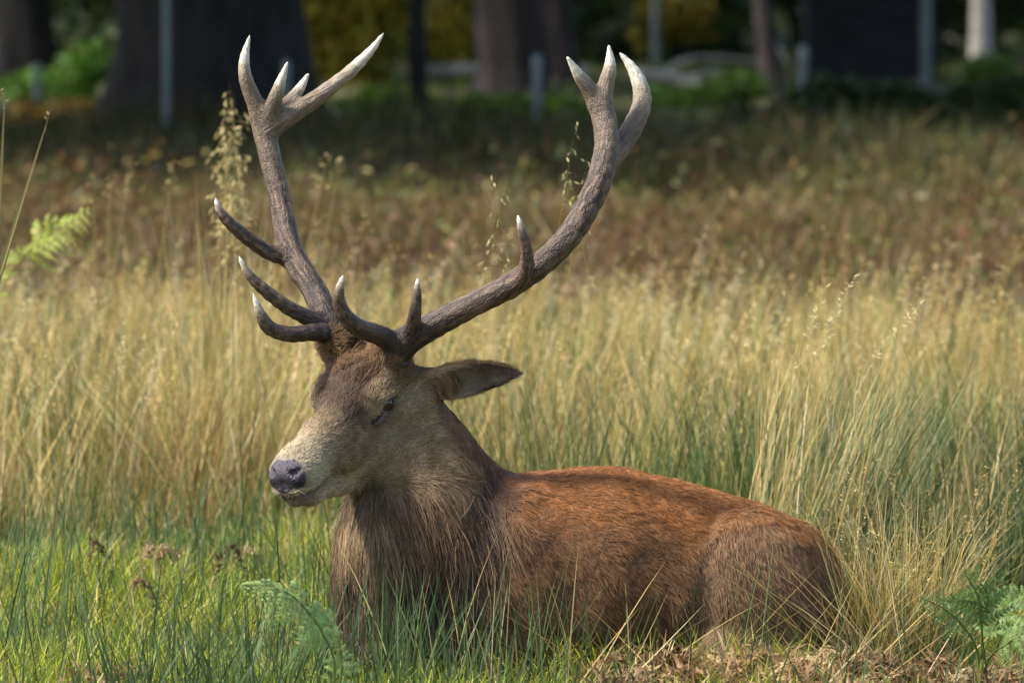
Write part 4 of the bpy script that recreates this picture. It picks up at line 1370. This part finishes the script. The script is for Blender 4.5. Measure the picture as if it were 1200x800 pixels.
tree('massive dark oak with a flared trunk behind the forked antler', 250, 36, 210, M_bark, lean=-.04, flare=1.30, leaves=9000, crown_r=(5.5, 5, 2.8))
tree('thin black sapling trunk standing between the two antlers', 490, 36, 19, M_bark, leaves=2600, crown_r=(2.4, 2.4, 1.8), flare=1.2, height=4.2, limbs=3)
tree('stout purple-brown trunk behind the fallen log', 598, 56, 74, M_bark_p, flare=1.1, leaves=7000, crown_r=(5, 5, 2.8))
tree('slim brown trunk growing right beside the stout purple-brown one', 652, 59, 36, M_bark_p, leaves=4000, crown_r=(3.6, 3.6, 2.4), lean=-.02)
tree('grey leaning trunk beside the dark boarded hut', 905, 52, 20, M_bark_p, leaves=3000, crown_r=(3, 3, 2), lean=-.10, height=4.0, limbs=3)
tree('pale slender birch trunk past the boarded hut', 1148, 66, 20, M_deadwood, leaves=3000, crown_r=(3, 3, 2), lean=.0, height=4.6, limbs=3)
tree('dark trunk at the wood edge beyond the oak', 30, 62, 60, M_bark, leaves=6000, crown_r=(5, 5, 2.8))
for px, Y, w in ((-260, 44, 90), (1420, 44, 80), (300, 72, 60), (760, 78, 60), (1010, 84, 70), (1250, 70, 64), (520, 92, 60)):
    tree('dark shaded trunk deep in the wood', px, Y, w, M_bark, leaves=6000, crown_r=(6, 6, 3), group='trees deep in the wood')


def bush(label, px, row_base, d_extra, blobs_px, n, size, cols, group=None):
    """low leafy bush; blobs given in photo pixels about its own depth"""
    Y = ground_at(px, max(row_base, 20))[1] + d_extra
    base = foot(px, Y); root = empty('bush', base)
    s = mpx(Y); B = []
    for bx, by, rx, rz in blobs_px:
        c = at(bx, by, Y); B.append((c, np.array([rx * s, max(rx * s * .7, .25), rz * s])))
    T = Tris(); leaf_cloud(T, B, n, size, cols)
    T.build('foliage', M_leaf, root)['kind'] = 'stuff'
    for k in range(3):
        c = B[k % len(B)][0]
        v, f, l = tube(resample([base, (base + c) / 2 + [.05 * k, 0, 0], c], 8), np.linspace(.03, .01, 8), 6)
        mesh_obj('stem', v, f, l, M_bark, parent=root)
    set_props(root, label, 'bush', group)


tree('broad oak standing in the meadow edge outside the view of the great trunk'.replace(' outside the view of', ' to the sunward side of'), -820, 29, 150, M_bark, leaves=9000, crown_r=(5, 5, 2.6), crown_z=7.0, leaf=.3)


def wood_floor():
    T = Tris()
    x, y = scatter(16000, 33, 95, 6.0)
    p = xy3(x, y); n1 = noise(p, 5.0, 0)
    N = len(x); s = .05 + .0012 * y
    tip = pick(N, [(84, 104, 40), (100, 120, 46), (70, 90, 38), (120, 126, 56)], .2)
    T.add(*blades(x, y, rng.uniform(.04, .13, N) * (1 + .4 * n1), s * .6, rng.uniform(0, 6.28, N), rng.uniform(0, .6, N), rng.uniform(0, .6, N), tip * .7, tip, 2))
    o = T.build('wood_grass', M_leaf)
    set_props(o, 'green grass and herbs on the floor of the wood', 'grass', kind='stuff')


wood_floor()
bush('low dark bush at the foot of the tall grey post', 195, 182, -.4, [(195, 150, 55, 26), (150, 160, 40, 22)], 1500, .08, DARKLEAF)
bush('olive-yellow sunlit bush between the oak and the thin sapling', 400, 115, 6, [(380, 40, 60, 45), (430, 20, 60, 60), (350, 0, 50, 50), (420, 80, 40, 30)], 2600, .10, OLIVELEAF)
bush('olive-yellow bush behind the thin black sapling', 525, 115, 8, [(525, 30, 38, 45), (540, 60, 25, 25)], 1200, .10, OLIVELEAF)
bush('small yellow-leaved bush beyond the curved antler points', 790, 80, 0, [(790, 15, 45, 28), (815, 35, 25, 16), (765, 40, 30, 16)], 700, .11, [(170, 150, 60), (150, 140, 60), (120, 120, 50)])
bush('pale green leafy bush left of the great oak trunk'.replace('left of', 'next to'), 100, 130, 2, [(105, 80, 28, 28), (60, 110, 50, 22)], 1300, .10, [(120, 160, 60), (140, 170, 80), (100, 140, 50)])
bush('bright green undergrowth bush at the foot of the stout trunk', 560, 165, 2, [(560, 130, 60, 24), (640, 130, 60, 22), (470, 135, 60, 24)], 1800, .09, [(110, 140, 40), (130, 150, 50), (92, 120, 40)])
bush('orange-brown bracken bush next to the great oak trunk', 80, 165, 1, [(90, 145, 45, 22), (30, 150, 40, 26)], 1000, .09, [(150, 116, 50), (130, 96, 44), (90, 84, 36)])
bush('green leafy bush beside the fallen branches', 850, 140, 3, [(850, 108, 50, 20), (800, 125, 45, 20)], 900, .09, [(110, 140, 60), (96, 120, 54)])
bush('dark green bush in front of the boarded hut', 990, 165, 0, [(990, 135, 70, 36), (1060, 130, 60, 34), (900, 150, 60, 26)], 2600, .09, DARKLEAF)
bush('dark bush at the wood edge past the hut', 1150, 165, 1, [(1160, 135, 70, 34), (1220, 120, 50, 40)], 2200, .09, DARKLEAF + [(70, 84, 36)])
bush('pale sunlit bush past the birch trunk', 1160, 110, 4, [(1165, 85, 35, 16), (1130, 100, 30, 14)], 700, .10, [(130, 150, 80), (110, 134, 60)])


def dark_wood():
    T = Tris()
    B = []
    for i in range(120):
        Y = rng.uniform(72, 115); x = rng.uniform(-1, 1) * (Y + DIST) * .16
        B.append((np.array([x, Y, rng.uniform(.2, 3.0)]), np.array([1.8, 1.2, 1.3])))
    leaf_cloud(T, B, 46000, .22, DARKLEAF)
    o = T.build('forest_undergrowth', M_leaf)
    set_props(o, 'dense dark undergrowth filling the depth of the wood', 'undergrowth', kind='stuff')


dark_wood()


# ---- posts, fallen wood, hut
def post(px, row_top, row_base, label, w=12):
    Y = ground_at(px, row_base)[1]
    b = foot(px, Y); top = at(px, row_top, Y)[2]
    r = w * mpx(Y) / 2
    v, f, l = tube(np.array([[b[0], Y, z] for z in np.linspace(b[2] - .1, top, 6)] + [[b[0], Y, top + r * .3]]), np.array([r] * 6 + [r * .5]), 10, .02, px * .1)
    root = empty('fence_post', b)
    mesh_obj('post', v, f, l, M_post, parent=root)
    v, f, l = tube(np.array([[b[0], Y, top - .10], [b[0], Y, top - .06]]), np.array([r * 1.12] * 2), 10)
    mesh_obj('collar', v, f, l, M_post, parent=root)
    set_props(root, label, 'post')


post(195, -35, 188, 'tall grey post standing in front of the great oak trunk', 8)
post(629, 66, 182, 'short grey post in front of the stout purple-brown trunk', 11)
post(768, -30, 84, 'grey post among the small yellow leaves', 9)
post(941, 56, 152, 'short grey post beside the dark boarded hut', 11)
post(1084, -40, 106, 'tall pale grey post against the dark boarded hut', 11)
post(336, 72, 185, 'thin grey post beside the foot of the great oak', 9)
post(44, 76, 140, 'small grey post in the pale green bush', 10)


def log(label, pts, Y, r0, r1, branches=()):
    root = empty('fallen_log', foot(pts[0][0], Y))
    P = resample([at(a, b, Y + c) for a, b, c in pts], 18)
    v, f, l = tube(P, np.linspace(r0, r1, 18), 10, .12, r0 * 50)
    mesh_obj('trunk', v, f, l, M_deadwood, parent=root)
    for bp in branches:
        q = resample([at(a, b, Y + c) for a, b, c in bp], 12)
        v, f, l = tube(q, np.linspace(r1 * .9, r1 * .3, 12), 8, .1, 2.)
        mesh_obj('branch', v, f, l, M_deadwood, parent=root)
    set_props(root, label, 'log')


log('pale grey fallen tree with bent branches between the antler and the hut', [(745, 88, 0), (790, 92, .2), (830, 104, .1), (868, 118, 0)], 55, .075, .045,
    [[(770, 92, .1), (800, 72, .3), (835, 68, .4), (900, 72, .5)], [(800, 100, .1), (825, 85, .4), (850, 82, .5)], [(885, 20, .6), (905, 45, .6), (925, 78, .5)]])
log('straight grey fallen log lying across behind the thin sapling', [(485, 86, 0), (530, 83, 0), (580, 82, .2), (690, 84, .4)], 61, .085, .07)


def hut():
    Y = 62.0; s = mpx(Y)
    x0, x1 = (948 - 600) * s, (1098 - 600) * s
    z0 = at(0, 104, Y)[2]; w = x1 - x0; hgt = 1.75; dep = 1.6
    root = empty('boarded_hut', ((x0 + x1) / 2, Y + dep / 2, 0))
    n = 11; bh = hgt / n
    for i in range(n):
        for (c, sz, rz) in (((x0 + w / 2, Y, .02 + bh * (i + .5)), (w, .035, bh * .76), 0), ((x0, Y + dep / 2, .02 + bh * (i + .5)), (dep - .08, .035, bh * .76), math.pi / 2), ((x1, Y + dep / 2, .02 + bh * (i + .5)), (dep - .08, .035, bh * .76), math.pi / 2)):
            quads_obj('plank', box_verts(np.array(c) + [0, rng.normal() * .006, 0], sz, rz), BOXQ, M_hut, parent=root, smooth=False)
    for cx in (x0 + .06, x1 - .06):
        for cy in (Y + .075, Y + dep - .05):
            quads_obj('corner_post', box_verts((cx, cy, hgt / 2), (.09, .09, hgt), 0), BOXQ, M_hut, parent=root, smooth=False)
    quads_obj('back_wall', box_verts(((x0 + x1) / 2, Y + dep, hgt / 2), (w, .04, hgt), 0), BOXQ, M_hut, parent=root, smooth=False)
    rv = np.array([(x0 - .15, Y - .2, hgt + .02), (x1 + .15, Y - .2, hgt + .02), (x1 + .15, Y + dep + .2, hgt + .34), (x0 - .15, Y + dep + .2, hgt + .34)])
    rv = np.concatenate([rv, rv + [0, 0, .06]])
    quads_obj('roof', rv, [(3, 2, 1, 0), (4, 5, 6, 7), (0, 1, 5, 4), (1, 2, 6, 5), (2, 3, 7, 6), (3, 0, 4, 7)], M_hut, parent=root, smooth=False)
    set_props(root, 'small black boarded hut at the wood edge', 'hut')


hut()
